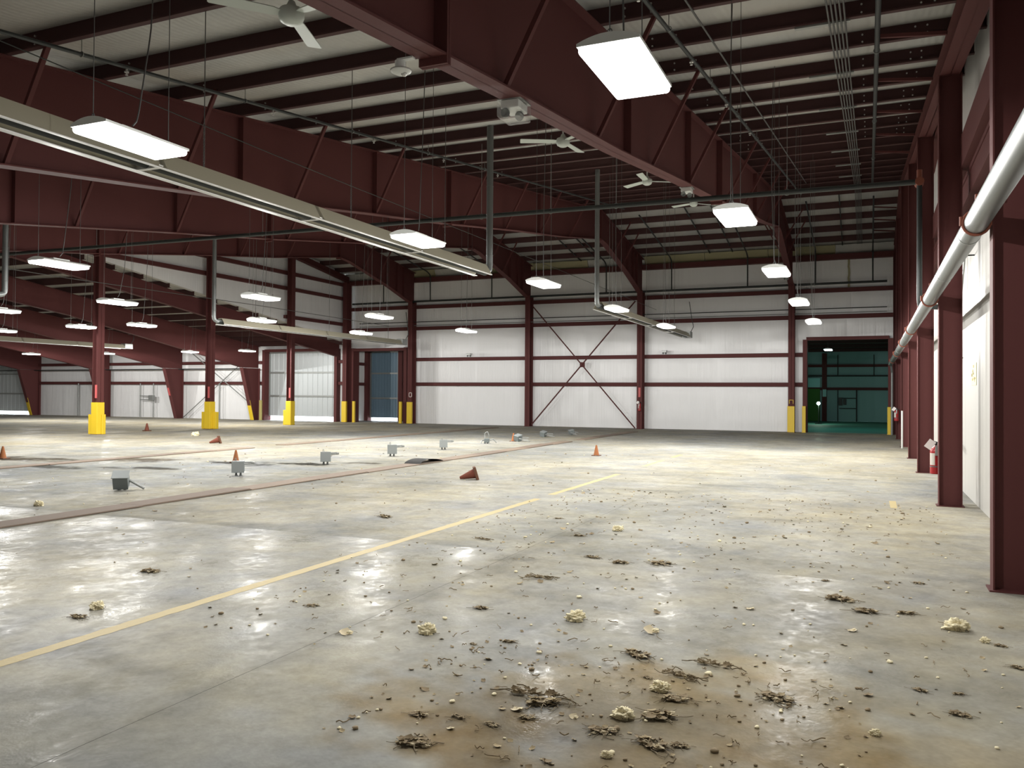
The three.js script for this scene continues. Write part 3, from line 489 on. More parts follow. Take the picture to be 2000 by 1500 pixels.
// ---------------------------------------------------------------- infrared tube heaters
const refl = (w, h, top, th) => [[-w, 0], [-top, h], [top, h], [w, 0], [w - 0.03, 0], [w - 0.03, th], [w - th * 1.6, th * 1.2], [top - th, h - th], [-top + th, h - th], [-w + th * 1.6, th * 1.2], [-w + 0.03, th], [-w + 0.03, 0]];
function heater(x, y, d0, d1, flueD, flueTop, burnerD, chains, label) {
  const t = thing('tube_heater', label, 'heater', 'infrared tube heaters', [x, y, 0]);
  const n = Math.round((d1 - d0) / 3.05), L = (d1 - d0) / n;
  for (let i = 0; i < n; i++) part(t, 'reflector', extrudeD(refl(0.2, 0.21, 0.075, 0.005), d0 + i * L, d0 + (i + 1) * L + (i < n - 1 ? 0.08 : 0)), M.alum);
  part(t, 'edge_trim', [box(0.165, 0.205, -0.008, 0.002, d0, d1), box(-0.205, -0.13, -0.008, 0.002, d0, d1)], M.lip);
  part(t, 'burner_tube', bar([0, 0.075, d0 - 0.1], [0, 0.075, d1 + 0.1], 0.07, 16), M.tubeDark);
  for (let i = 1; i < n; i++) part(t, 'tube_bracket', box(-0.19, 0.19, 0.0, 0.03, d0 + i * L - 0.03, d0 + i * L + 0.03), M.lip);
  if (flueD) {
    const s = flueD > (d0 + d1) / 2 ? 1 : -1;
    part(t, 'flue_pipe', tube([[0, 0.1, flueD - s * 0.35], [0, 0.1, flueD - s * 0.14], [0, 0.14, flueD - s * 0.03], [0, 0.26, flueD], [0, 0.5, flueD], [0, flueTop - y, flueD]], 0.068, 60, 14), M.galv);
    const r1 = new THREE.TorusGeometry(0.07, 0.006, 6, 16); r1.rotateX(Math.PI / 2); const parts = []; for (const h of [0.45, 1.3, (flueTop - y) * 0.6]) { const c = r1.clone(); c.translate(0, h, -flueD); parts.push(c); } part(t, 'pipe_seam', parts, M.galv);
  }
  if (burnerD) { part(t, 'burner_box', rbox(-0.16, 0.16, 0.0, 0.27, burnerD, burnerD + 0.5, 0.015), M.dull); part(t, 'gas_hose', tube([[0.1, 0.25, burnerD + 0.4], [0.2, 0.5, burnerD + 0.5], [0.1, 0.9, burnerD + 0.6], [0, 1.6, burnerD + 0.6]], 0.016, 20, 6), M.dark); }
  for (const c of chains) {
    const links = []; for (let i = 0; i < 16; i++) { const g = new THREE.TorusGeometry(0.014, 0.0045, 5, 8); g.scale(0.75, 1.5, 1); if (i % 2) g.rotateY(Math.PI / 2); g.translate(0, 0.23 + i * 0.034, -c); links.push(g); }
    part(t, 'chain', [...links, bar([0, 0.75, c], [0, (x < XW ? lowTop(c) : beamTop(c)) - y, c], 0.006, 5)], M.chain);
  }
}
heater(-7.2, 4.12, 1.0, 15.2, 15.5, 7.25, null, [4.48, 7.5, 10.52, 13.54], 'long silver tube heater hanging across the upper left, nearest the camera');
heater(-7.2, 4.2, 23.1, 35.6, 22.85, 8.2, 35.6, [24.1, 28.6, 33.2], 'silver tube heater ending in a grey burner box in front of the X braced wall');
heater(-20.6, 4.06, 22.3, 34.2, 22.0, 8.05, 34.2, [24.1, 28.6, 33.2], 'pale tube heater running past the free-standing columns towards the dark blue door');
heater(-36, 3.98, 17.5, 31.9, null, 0, 31.9, [21.5, 26, 30.2], 'pale tube heater with a blue-grey burner box, behind the nearest guarded column');
heater(-20, 4.02, 1.5, 13.8, 14.1, 7.0, null, [7.5, 12.03], 'tube heater at the left edge of the picture, only its silver flue elbow showing');
// ---------------------------------------------------------------- ceiling fans
function fan(x, y, d, angles, label) {
  const t = thing('ceiling_fan', label, 'fan', 'white three bladed ceiling fans', [x, y, d]);
  part(t, 'downrod', [bar([0, 0.05, 0], [0, beamTop(d) - y + 0.05, 0], 0.014), bar([0, beamTop(d) - y - 0.06, 0], [0, beamTop(d) - y + 0.03, 0], 0.06, 14)], M.white);
  part(t, 'motor', new THREE.LatheGeometry([[0.001, -0.085], [0.06, -0.085], [0.1, -0.06], [0.115, -0.02], [0.115, 0.03], [0.1, 0.05], [0.05, 0.07], [0.03, 0.12], [0.001, 0.12]].map(([a, b]) => new THREE.Vector2(a, b)), 24), M.fanw);
  for (const a of angles) {
    const s = new THREE.Shape([[0.1, -0.04], [0.17, -0.062], [0.7, -0.075], [0.715, -0.06], [0.715, 0.06], [0.7, 0.075], [0.17, 0.062], [0.1, 0.04]].map(([p, q]) => new THREE.Vector2(p, q)));
    const g = new THREE.ExtrudeGeometry(s, { depth: 0.008, bevelEnabled: false }); g.rotateX(-Math.PI / 2 + 0.16); g.rotateY(a * DEG); const b = part(t, 'blade', g, M.fanw);
    const r = box(0.09, 0.66, 0.008, 0.014, -0.006, 0.006); r.rotateX(0.16); r.rotateY(a * DEG); part(b, 'blade_rib', r, M.white);
  }
}
fan(-4.8, 5.12, 6.05, [110, 230, 350], 'white ceiling fan at the top of the picture, left of the overhead beam');
fan(-4.7, 5.93, 13.0, [204, 324, 84], 'white ceiling fan beside the overhead beam, right of the long flue pipe');
fan(-4.7, 6.63, 18.7, [150, 270, 30], 'white ceiling fan under the overhead beam, in front of the dark cross pipe');
fan(-4.7, 7.3, 24.2, [160, 280, 40], 'farthest white ceiling fan, just below the dark cross pipe near a bright light');
// ---------------------------------------------------------------- emergency lights, sensor
function emergency(x, y, d, label, clear) {
  const t = thing('emergency_light', label, 'emergency light', null, [x, y, d]);
  part(t, 'mounting_plate', box(-0.13, 0.13, 0.09, 0.1, -0.15, 0.15), M.dull); part(t, 'housing', rbox(-0.1, 0.1, 0.0, 0.09, -0.13, 0.13, 0.012), M.white);
  for (const s of [-1, 1]) { const h = new THREE.LatheGeometry([[0.001, -0.03], [0.03, -0.03], [0.05, 0.03], [0.046, 0.03], [0.001, 0.012]].map(([a, b]) => new THREE.Vector2(a, b)), 18); h.rotateX(Math.PI / 2 + 0.4); h.translate(0.05 * s, -0.035, -s * 0.07 + 0.02); part(t, 'lamp_head', h, M.galv); }
  if (clear) part(t, 'clear_cover', [new RoundedBoxGeometry(0.27, 0.19, 0.32, 3, 0.03)], M.plastic);
}
emergency(-3.42, 4.665, 7.95, 'emergency light in a clear shield under the overhead roof beam', true);
emergency(-3.42, 5.84, 16.9, 'farther grey emergency light under the overhead roof beam, above the cross pipe');
emergency(-9.5, 3.88, 41.55, 'white emergency light on the far wall girt right of the X brace');
emergency(-20.5, 3.88, 41.55, 'white emergency light on the far wall girt left of the X brace');
emergency(-3.42, 7.0, 38.9, 'small white emergency light under the far end of the overhead roof beam');
{
  const t = thing('occupancy_sensor', 'white round sensor under the left edge of the overhead beam', 'sensor', null, [-3.62, 4.42, 6.0]);
  part(t, 'junction_box', [bar([-0.02, 0, 0.02], [-0.02, 0.09, 0.02], 0.045, 12), box(-0.03, 0.12, 0.085, 0.1, -0.02, 0.03)], M.white);
  part(t, 'dish', new THREE.LatheGeometry([[0.001, -0.03], [0.04, -0.035], [0.085, -0.012], [0.09, 0.002], [0.05, 0.012], [0.001, 0.014]].map(([a, b]) => new THREE.Vector2(a, b)), 24), M.white);
  part(t, 'lens_cap', (() => { const s = new THREE.SphereGeometry(0.026, 12, 8); s.translate(0.03, -0.03, 0.0); return s; })(), M.bolt);
}
// ---------------------------------------------------------------- sprinkler pipes, conduits, cables
function headAt(x, y, d) { return [bar([x, y, d], [x, y - 0.06, d], 0.014, 6), bar([x, y - 0.06, d], [x, y - 0.075, d], 0.03, 10), bar([x, y - 0.11, d], [x, y - 0.1, d], 0.02, 8), bar([x, y - 0.1, d], [x, y - 0.06, d], 0.006, 5)]; }
function pipeThing(name, label, cat, pts, r, mat, heads = [], hangers = [], group) {
  const t = thing(name, label, cat, group); part(t, 'pipe', pts.length === 2 ? bar(pts[0], pts[1], r, 12) : tube(pts, r, pts.length * 14, 10), mat);
  for (const h of heads) part(t, 'sprinkler_head', headAt(...h), M.bolt);
  for (const [x, y, d, top] of hangers) { const l = new THREE.TorusGeometry(r + 0.008, 0.006, 5, 12); l.translate(x, y, -d); part(t, 'hanger', [bar([x, y + r, d], [x, top, d], 0.006, 5), l], M.dull); }
  return t;
}
{
  const my = (x) => 5.73 - 0.0072 * (x - 0.8), hs = [-24, -20.5, -14.5, -12.5, -8.2, -6.5, -5, -1.5].map((x) => [x, my(x), 17.2, beamTop(17.2)]);
  const m = pipeThing('sprinkler_pipe', 'dark sprinkler main crossing the hall under the roof beams', 'pipe', [[-28.4, my(-28.4), 17.2], [0.86, 5.73, 17.2]], 0.052, M.dark, [], hs);
  part(m, 'red_valve', [bar([0.86, 5.73, 17.13], [0.86, 5.73, 17.4], 0.08, 12), bar([0.86, 5.73, 17.2], [0.86, 5.95, 17.2], 0.05, 10)], M.rust);
  pipeThing('sprinkler_riser', 'black vertical sprinkler riser beside the right wall posts', 'pipe', [[0.86, 5.73, 17.2], [0.86, 5.4, 17.2], [0.86, 3.6, 17.2], [0.88, 3.42, 17.25], [1.2, 3.38, 17.3]], 0.05, M.dark);
  const by = (d) => beamTop(d) - 0.19;
  const run = (x, off, a, b) => [[x, beamTop(a) - off, a], [x, beamTop(b) - off, b]];
  pipeThing('sprinkler_pipe', 'dark sprinkler branch pipe sloping along the roof left of the long heater', 'pipe', run(-9.25, 0.19, -5, 33), 0.026, M.dark, [5.1, 8.2, 11.2, 14.3, 17.3, 20.4].map((d) => [-9.25, by(d), d]), [4.48, 7.5, 10.52, 13.54, 16.56, 19.58].map((d) => [-9.25, by(d), d, beamTop(d)]));
  pipeThing('sprinkler_pipe', 'dark sprinkler branch pipe along the roof just right of the overhead beam', 'pipe', run(-2.37, 0.2, -5, 33), 0.028, M.dark, [9, 12, 15.2, 18.4].map((d) => [-2.37, by(d), d]), [7.5, 10.52, 13.54, 16.56, 19.58, 22.6].map((d) => [-2.37, by(d), d, beamTop(d)]));
  pipeThing('sprinkler_pipe', 'dark thick pipe along the roof beside the right wall bolts', 'pipe', run(0.1, 0.09, -5, 33), 0.036, M.dark, [], [7.5, 13.54, 19.58, 25.6].map((d) => [0.1, beamTop(d) - 0.09, d, beamTop(d)]));
  pipeThing('sprinkler_pipe', 'dark sprinkler branch pipe along the roof above the far brown strip', 'pipe', run(-15.6, 0.19, -5, 33), 0.026, M.dark);
  pipeThing('conduit', 'single thin conduit along the roof between the overhead beam and the five conduits', 'conduit', run(-2.06, 0.02, -5, 31), 0.013, M.chain);
  const five = ['leftmost', 'second', 'middle', 'fourth', 'rightmost'];
  for (let i = 0; i < 5; i++) {
    const x = -0.5 + 0.05 * i, t = thing('conduit', five[i] + ' of five parallel grey conduits along the roof by the right wall', 'conduit', 'five parallel roof conduits');
    part(t, 'pipe', [bar([x, beamTop(-5) - 0.045, -5], [x, beamTop(RIDGE) - 0.045, RIDGE], 0.0125, 8), bar([x, beamTop(RIDGE) - 0.045, RIDGE], [x, beamTop(41) - 0.045, 41], 0.0125, 8)], M.chain);
  }
  nearPurlins.filter((d) => d > 8).forEach((d, i) => { if (i % 2 === 0) { const t = thing('conduit_strut', ['nearest', 'second', 'third', 'fourth', 'fifth', 'sixth', 'seventh', 'eighth', 'ninth', 'tenth'][i / 2] + ' short grey strut clamped to the purlins under the five conduits', 'strut', 'struts under the five conduits'); part(t, 'channel', box(-0.95, -0.24, beamTop(d) - 0.03, beamTop(d) - 0.002, d - 0.05, d + 0.02), M.dull); } });
  pipeThing('cable', 'thin dark cable running level beneath the roof beside the long heater', 'cable', [[-9.8, 6.02, 4], [-9.8, 5.97, 12], [-9.8, 6.0, 22], [-9.8, 6.0, 34], [-9.8, 6.0, 41]], 0.008, M.dark);
  pipeThing('cable', 'thin pale cable running level across the free-standing columns', 'cable', [[-25.4, 5.7, 12], [-25.4, 5.62, 20], [-25.4, 5.66, 30], [-25.4, 5.6, 41]], 0.013, M.chain);
  pipeThing('sprinkler_pipe', 'dark horizontal sprinkler pipe high along the whole far wall', 'pipe', [[-28.2, 7.0, 41.45], [0.75, 7.0, 41.45]], 0.055, M.dark);
  pipeThing('conduit', 'thin dark conduit along the far wall just above the third girt', 'conduit', [[-27.8, 5.84, 41.62], [0.75, 5.84, 41.62]], 0.022, M.dark);
  pipeThing('conduit', 'thin pale conduit along the far wall right above the third girt', 'conduit', [[-27.8, 5.64, 41.62], [0.75, 5.64, 41.62]], 0.02, M.dull);
  [[-2.33, 'in the right bay'], [0.15, 'nearest the right corner'], [-5.43, 'in the bay right of the second column'], [-9.14, 'just right of the X brace bay'], [-12.55, 'above the X brace'], [-19.1, 'left of the X brace bay'], [-22.95, 'just right of the fourth beam'], [-26.05, 'above the dark blue door']].forEach(([x, w]) =>
    pipeThing('sprinkler_drop', 'dark drop pipe above the far wall, ' + w, 'pipe', [[x, beamTop(35) - 0.1, 35], [x, beamTop(38) - 0.1, 38], [x, beamTop(41) - 0.12, 41.0], [x, beamTop(41.3) - 0.25, 41.42], [x, 7.7, 41.45], [x, 7.02, 41.45]], 0.033, M.dark));
  pipeThing('sprinkler_pipe', 'dark horizontal pipe along the lower hall wall above its windows of white panel', 'pipe', [[-60, 3.97 - 0.75, 41.3], [-35.5, 3.22, 41.3]], 0.035, M.dark);
  // big galvanised pipe along the right wall
  const t = thing('steel_pipe', 'large galvanised pipe running along the right wall on red clamps', 'pipe'), py = (d) => 3.27 - 0.0024 * d, X = 0.87;
  part(t, 'pipe', bar([X, py(-4), -4], [X, py(40.2), 40.2], 0.098, 24), M.galv);
  for (const d of [8.9, 11.6, 17.2, 23, 29]) part(t, 'coupling', bar([X, py(d), d], [X, py(d), d + 0.03], 0.101, 24), M.dull);
  for (const d of [8.35, 14.5, 20.7, 25.4, 31.2, 36.8]) { const g = new THREE.TorusGeometry(0.108, 0.014, 6, 22); g.translate(X, py(d), -d); part(t, 'clamp', [g, bar([X + 0.02, py(d) + 0.1, d], [X + 0.02, py(d) + 0.24, d], 0.012), box(X - 0.01, 1.0, py(d) + 0.2, py(d) + 0.25, d - 0.02, d + 0.02), bar([X - 0.12, py(d) - 0.02, d], [X - 0.12, py(d) + 0.06, d], 0.014), bar([X + 0.11, py(d) - 0.03, d], [X + 0.11, py(d) + 0.05, d], 0.014)], M.rust); }
  part(t, 'down_pipe', tube([[X, py(40) - 0.02, 40.1], [X + 0.02, py(40) - 0.05, 40.3], [X + 0.06, py(40) - 0.4, 40.45], [X + 0.06, 1.5, 40.45], [X + 0.06, 0.02, 40.45]], 0.05, 50, 12), M.galv);
  pipeThing('conduit', 'short pale conduit stub standing beside the fifth right wall post', 'conduit', [[1.0, 0.01, 30.3], [1.0, 1.25, 30.3]], 0.03, M.lip);
  pipeThing('conduit', 'thin conduit with a switch box on the lower hall wall, right of its middle', 'conduit', [[-44.2, 0.02, 41.7], [-44.2, 2.3, 41.7]], 0.04, M.dull);
  const sw = pipeThing('conduit', 'pair conduit carrying a grey switch box on the lower hall wall', 'conduit', [[-45.4, 0.02, 41.7], [-45.4, 2.3, 41.7]], 0.04, M.dull); part(sw, 'switch_box', rbox(-44.4, -44.0, 1.15, 1.5, 41.45, 41.62), M.dull); part(sw, 'side_run', [bar([-45.4, 1.45, 41.68], [-44.2, 1.45, 41.68], 0.025), bar([-45.4, 1.2, 41.68], [-44.2, 1.2, 41.68], 0.025)], M.dull);
  pipeThing('conduit', 'grey conduit on the lower hall wall left of the nearest guarded column', 'conduit', [[-51.3, 0.02, 41.7], [-51.3, 2.3, 41.7]], 0.05, M.dull);
  pipeThing('conduit', 'grey conduit on the lower hall wall behind the thin cable brace', 'conduit', [[-38.5, 0.02, 41.7], [-38.5, 2.3, 41.7]], 0.05, M.dull);
}
// ---------------------------------------------------------------- wall poster, extinguishers
{
  const t = thing('wall_poster', 'stained yellowed poster on the right wall between two dark red posts', 'poster', null, [XR - 0.004, 1.9, 15.25]);
  part(t, 'paper', box(-0.003, 0.003, 0, 0.36, -0.32, 0.32), std([0.6, 0.55, 0.36], 0.8));
  const st = []; for (let i = 0; i < 16; i++) { const a = rr(-0.27, 0.25), h = rr(0.04, 0.3); st.push(box(-0.0045, -0.003, h, h + rr(0.01, 0.05), a, a + rr(0.03, 0.12))); } part(t, 'print', st, std([0.3, 0.25, 0.08], 0.9));
}
function extinguisher(x, y, d, label, turn, s = 1, group) {
  const t = thing('fire_extinguisher', label, 'fire extinguisher', group, [x, y, d], turn); t.scale.setScalar(s);
  part(t, 'cylinder', new THREE.LatheGeometry([[0.001, 0], [0.08, 0], [0.09, 0.012], [0.09, 0.36], [0.084, 0.395], [0.06, 0.425], [0.03, 0.44], [0.024, 0.46], [0.001, 0.46]].map(([a, b]) => new THREE.Vector2(a, b)), 28), M.ext);
  part(t, 'label_band', new THREE.CylinderGeometry(0.0915, 0.0915, 0.19, 20, 1, true, -1.3, 1.05).translate(0, 0.24, 0), M.extLabel); part(t, 'strap', new THREE.CylinderGeometry(0.0925, 0.0925, 0.018, 28, 1, true).translate(0, 0.12, 0), M.chain);
  part(t, 'valve', [bar([0, 0.45, 0], [0, 0.5, 0], 0.022, 12), box(-0.1, 0.03, 0.5, 0.512, -0.012, 0.012), strut([0.02, 0.51, 0], [-0.1, 0.55, 0], 0.02, 0.008)], M.dark);
  part(t, 'hose', tube([[0.03, 0.48, 0], [0.1, 0.46, 0], [0.115, 0.36, 0.02], [0.11, 0.15, 0.03]], 0.011, 24, 7), M.black);
  const g = box(-0.055, 0.055, -0.075, 0.075, -0.001, 0.001); g.rotateZ(-0.62); g.translate(-0.09, 0.475, 0.06); part(t, 'paper_tag', g, M.tag);
  part(t, 'wall_bracket', box(-0.02, 0.02, 0.3, 0.46, -0.13, -0.085), M.dull);
}
extinguisher(0.99, 0.47, 14.98, 'red fire extinguisher with a white paper tag, half behind the second right wall post', 0);
extinguisher(1.0, 0.75, 36.5, 'small far red fire extinguisher on the right wall post near the hall opening', 0);
extinguisher(-10.66, 0.92, 41.065, 'small red fire extinguisher on the far wall column right of the X brace', 0, 0.9);
// ---------------------------------------------------------------- brown strips of boards on the floor
function strip(x, w, d0, d1, label, gaps, lift) {
  const t = thing('floor_strip', label, 'floor strip'); let d = d0;
  while (d < d1) {
    const L = Math.min(rr(1.2, 2.4), d1 - d); if (L < 0.15) break;
    const gap = gaps.some(([a, b]) => d + L / 2 > a && d + L / 2 < b), sk = rr(-0.03, 0.03);
    if (!gap) {
      const g = rbox(-w / 2, w / 2, 0.001, 0.016 + rr(0, 0.008), 0.006, L - 0.006, 0.004); g.rotateY(rr(-0.008, 0.008)); g.rotateX(rr(0, 0.004)); g.translate(x + sk, 0, -d);
      part(t, 'board', g, [M.board, M.boardB, M.boardC][Math.floor(rnd() * 3)]);
    }
    d += L;
  }
  if (lift) { // a loosened flap standing up from the strip
    const [ld] = lift; part(t, 'lifted_flap', grid(4, 14, (s, u) => [x - w / 2 + w * s, 0.022 + 0.11 * Math.sin(Math.PI * u) ** 0.7 * (1 - 0.45 * u), ld + 1.2 * u], (p) => [p[0], p[2]]), std([0.012, 0.011, 0.01], 0.9, { side: THREE.DoubleSide }));
  }
}
strip(-10.1, 0.44, 4.6, 37.9, 'near brown strip of worn boards laid across the floor, with one lifted flap', [[29.2, 30.1], [36.2, 36.9]], [17.4]);
strip(-17.6, 0.42, 9.5, 38.7, 'far narrow brown strip of boards across the floor beyond the grey boxes', [[20.8, 21.6]]);
// ---------------------------------------------------------------- traffic cones
function cone(x, d, label, lying, turn = 0, s = 1, red) {
  const t = thing('traffic_cone', label, 'traffic cone', null, [x, 0, d], turn); t.scale.setScalar(s);
  const body = new THREE.LatheGeometry([[0.085, 0.018], [0.078, 0.03], [0.024, 0.285], [0.02, 0.3], [0.012, 0.3], [0.016, 0.28], [0.066, 0.03]].map(([a, b]) => new THREE.Vector2(a, b)), 22), base = new RoundedBoxGeometry(0.23, red ? 0.05 : 0.022, 0.23, 2, 0.009); base.translate(0, 0.011, 0); if (red) body.scale(1.12, 1, 1.12);
  if (lying) { const m = new THREE.Matrix4().makeTranslation(0, 0.115, 0).multiply(new THREE.Matrix4().makeRotationZ(Math.PI / 2 + 0.29)); body.applyMatrix4(m); base.applyMatrix4(m); }
  part(t, 'cone_body', body, red ? M.coneRed : M.cone); part(t, 'cone_base', base, M.coneBase);
}
cone(-7.04, 22.37, 'upright faded orange cone standing alone nearest the right opening', false);
cone(-11.89, 27.78, 'upright faded orange cone among the farther grey boxes');
cone(-14.22, 15.98, 'upright faded orange cone on a black wet stain', false, 0.3);
cone(-28.99, 27.01, 'small far cone standing right of the nearest guarded column', false, 0, 1.15, true);
cone(-20.04, 14.14, 'upright faded orange cone at the left edge of the picture', false, 0.2, 1.05);
cone(-7.2, 14.95, 'dark red cone lying on its side in front of the near brown strip', true, 0.5, 1.15, true);
cone(-20, 21.7, 'dark brown cone lying toppled beyond the far brown strip', true, 0.9, 1.15, true);
// ---------------------------------------------------------------- grey floor boxes (conduit outlet boxes on stubs)
function floorBox(x, d, label, kind, s = 1, turn = 0) {
  const t = thing('outlet_box', label, 'electrical box', 'grey outlet boxes in a line across the floor', [x, 0, d], turn); t.scale.setScalar(s);
  const tilt = kind === 'tilted' ? 0.5 : kind === 'fallen' ? -1.25 : rr(-0.05, 0.05);
  const mk = (g) => { g.rotateZ(kind === 'fallen' ? 0.9 : 0); g.rotateX(tilt); g.translate(0, kind === 'fallen' ? 0.1 : 0, 0); return g; };
  if (kind !== 'looped') {
    part(t, 'box_body', mk(rbox(-0.13, 0.1, 0.075, 0.3, -0.1, 0.1, 0.008)), M.boxGrey);
    part(t, 'box_lid', mk(kind === 'tilted' ? rbox(-0.145, 0.115, 0.3, 0.315, -0.115, 0.115, 0.005) : rbox(-0.138, 0.108, 0.07, 0.306, -0.112, -0.1, 0.004)), M.boxLid);
    if (kind !== 'tilted' && kind !== 'fallen') part(t, 'pull_ring', [tube([[-0.08, 0.3, 0], [-0.085, 0.35, 0], [-0.06, 0.36, 0], [-0.05, 0.3, 0]], 0.006, 14, 5)], M.dull);
  } else {
    part(t, 'box_body', rbox(-0.08, 0.08, 0.03, 0.15, -0.09, 0.09, 0.008), M.boxGrey); part(t, 'wire_loop', [tube([[-0.05, 0.14, 0], [-0.06, 0.3, 0.03], [0.02, 0.36, 0], [0.06, 0.26, -0.02], [0.05, 0.14, 0]], 0.011, 30, 6), tube([[0.08, 0.1, 0], [0.2, 0.13, 0.04], [0.3, 0.02, 0.05]], 0.018, 20, 6), tube([[-0.07, 0.1, 0], [-0.15, 0.09, -0.04], [-0.17, 0.02, -0.08]], 0.018, 20, 6)], M.dull);
  }
  if (kind !== 'fallen') for (const q of [-0.06, 0.03]) part(t, 'stub_leg', [bar([q, 0.002, 0.03], [q, 0.1, 0.02], 0.022, 10), bar([q, 0.002, 0.03], [q, 0.02, 0.03], 0.029, 10)], M.galv);
  if (kind === 'upright') part(t, 'conduit_arm', [bar([0.09, 0.27, 0.02], [0.27, 0.275, 0.05], 0.016, 8), bar([0.09, 0.24, -0.02], [0.27, 0.245, 0.01], 0.016, 8), rbox(0.24, 0.3, 0.235, 0.28, -0.02, 0.06, 0.006)], M.dull);
  if (kind === 'tilted') part(t, 'conduit_arm', [bar([0.08, 0.17, -0.02], [0.33, 0.02, -0.06], 0.017, 8), bar([0.08, 0.17, 0.03], [0.33, 0.02, -0.01], 0.017, 8)], M.dull);
  if (kind === 'fallen') part(t, 'conduit_arm', [bar([-0.1, 0.16, 0.08], [0.24, 0.14, 0.06], 0.016, 8), bar([-0.1, 0.11, -0.08], [0.22, 0.08, -0.12], 0.016, 8), bar([0.05, 0.05, -0.1], [0.3, 0.03, -0.14], 0.016, 8)], M.dull);
}
floorBox(-11.9, 10.58, 'nearest grey outlet box, tilted with a pale lid and an arm touching the floor', 'tilted', 1.05, 0.7);
floorBox(-11.88, 13.45, 'second grey outlet box in the line, in front of the cone on the wet stain', 'upright', 1.0, 0.62);
floorBox(-11.94, 16.51, 'third grey outlet box in the line, right of the wet stain', 'upright', 1.0, 0.62);
floorBox(-11.93, 19.51, 'fourth grey outlet box in the line, left of the lifted strip flap', 'upright', 1.05, 0.55);
floorBox(-11.99, 22.59, 'fifth grey outlet box in the line, right of the lifted strip flap', 'upright', 1.0, 0.5);
floorBox(-12.18, 26.1, 'sixth grey outlet box in the line, low with looped cables sticking up', 'looped', 1.15, 0.45);
floorBox(-11.52, 27.7, 'seventh grey outlet box, fallen over just right of the far cone', 'fallen', 1.0, 0.3);
floorBox(-11.85, 31.14, 'eighth grey outlet box in the line, second from the far wall', 'fallen', 0.95, 0.5);
floorBox(-11.5, 33.29, 'farthest grey outlet box in the line, fallen flat near the far wall', 'fallen', 0.9, -0.2);
// ---------------------------------------------------------------- insulation tufts and clumps of debris on the floor
function lump(r, sd, flat = 0.6, k = 0.45) {
  const g = mergeVertices(new THREE.IcosahedronGeometry(1, r > 0.05 ? 14 : 4).deleteAttribute('uv').deleteAttribute('normal')), p = g.attributes.position;
  for (let i = 0; i < p.count; i++) { const v = new THREE.Vector3().fromBufferAttribute(p, i), f = 1 + k * 1.3 * n3(v.x * 1.5 + sd, v.y * 1.5, v.z * 1.5) + k * 0.9 * n3(v.x * 4 + sd, v.y * 4, v.z * 4) + k * 0.6 * n3(v.x * 9, v.y * 9 + sd, v.z * 9) + k * 0.35 * n3(v.x * 19, v.y * 19 + sd, v.z * 19); v.multiplyScalar(r * f); p.setXYZ(i, v.x, Math.max(0, v.y * flat + r * flat * 0.62), v.z * 0.8); }
  g.computeVertexNormals(); g.setAttribute('uv', new THREE.Float32BufferAttribute(new Float32Array(p.count * 2), 2)); return g;
}
function flake(w, l, curl) { const g = grid(2, 4, (s, t) => [(s - 0.5) * w * (0.5 + Math.sin(Math.PI * (0.15 + 0.7 * t))), curl * ((t - 0.5) ** 2) * 3 + curl * (s - 0.5) ** 2 * 3 + 0.002, (t - 0.5) * l], (p) => [p[0], p[2]]); g.rotateX(rr(-0.3, 0.3)); g.rotateZ(rr(-0.4, 0.4)); g.rotateY(rr(0, 6.28)); return g; }
function strandG(L, sp) { let x = rr(-sp, sp), d = rr(-sp, sp) * 0.6, a = rr(0, 6.28); const pts = []; for (let i = 0; i < 5; i++) { pts.push([x, rr(0.003, 0.02), d]); a += rr(-0.9, 0.9); x += Math.cos(a) * L / 4; d += Math.sin(a) * L / 4; } return tube(pts, rr(0.0018, 0.0035), 14, 5); }
function put(g, sp, h = 0.02) { g.translate(rr(-sp, sp), rr(0, h), rr(-sp, sp) * 0.7); return g; }
// prototypes about 0.2 m wide
const proto = {
  T: [1, 2, 3, 4].map((k) => () => [['tuft', [lump(0.085, k * 7.3, 0.62), put(lump(0.03, k * 3, 0.7), 0.07)], M.cream], ['fibre', Array.from({ length: 5 }, () => strandG(0.07, 0.09)), M.strand]]),
  C: [1, 2, 3, 4, 5].map((k) => () => [['fibre', Array.from({ length: 20 }, () => strandG(rr(0.06, 0.16), 0.07)), M.strand], ['leaf_litter', Array.from({ length: 22 }, () => put(flake(rr(0.015, 0.035), rr(0.03, 0.06), rr(0.004, 0.012)), 0.075, 0.028)), M.leaf], ['pale_litter', Array.from({ length: 12 }, () => put(flake(rr(0.012, 0.03), rr(0.025, 0.05), rr(0.004, 0.012)), 0.08, 0.034)), M.leafTan], ['tuft', Array.from({ length: 4 + k }, (_, i) => put(lump(rr(0.01, 0.022), i + k * 4, 0.6), 0.07, 0.02)), M.fluff]]),
  S: [1, 2].map((k) => () => [['fibre', Array.from({ length: 12 }, () => { const g = strandG(rr(0.08, 0.17), 0.08); g.scale(1, 1, 0.5); return g; }), M.strand], ['leaf_litter', Array.from({ length: 16 }, () => { const g = put(flake(rr(0.012, 0.025), rr(0.02, 0.045), 0.006), 0.1, 0.015); g.scale(1, 1, 0.35); return g; }), M.leaf], ['tuft', Array.from({ length: 3 }, (_, i) => { const g = put(lump(0.012, i + k, 0.6), 0.09, 0.01); g.scale(1, 1, 0.4); return g; }), M.fluff]]),
  F: [1, 2].map((k) => () => [['flake', [flake(0.1, 0.15, 0.02)], M.fluff], ['tuft', [put(lump(0.03, k * 5, 0.5), 0.06)], M.cream], ['fibre', Array.from({ length: 3 }, () => strandG(0.06, 0.09)), M.strand]]),
};
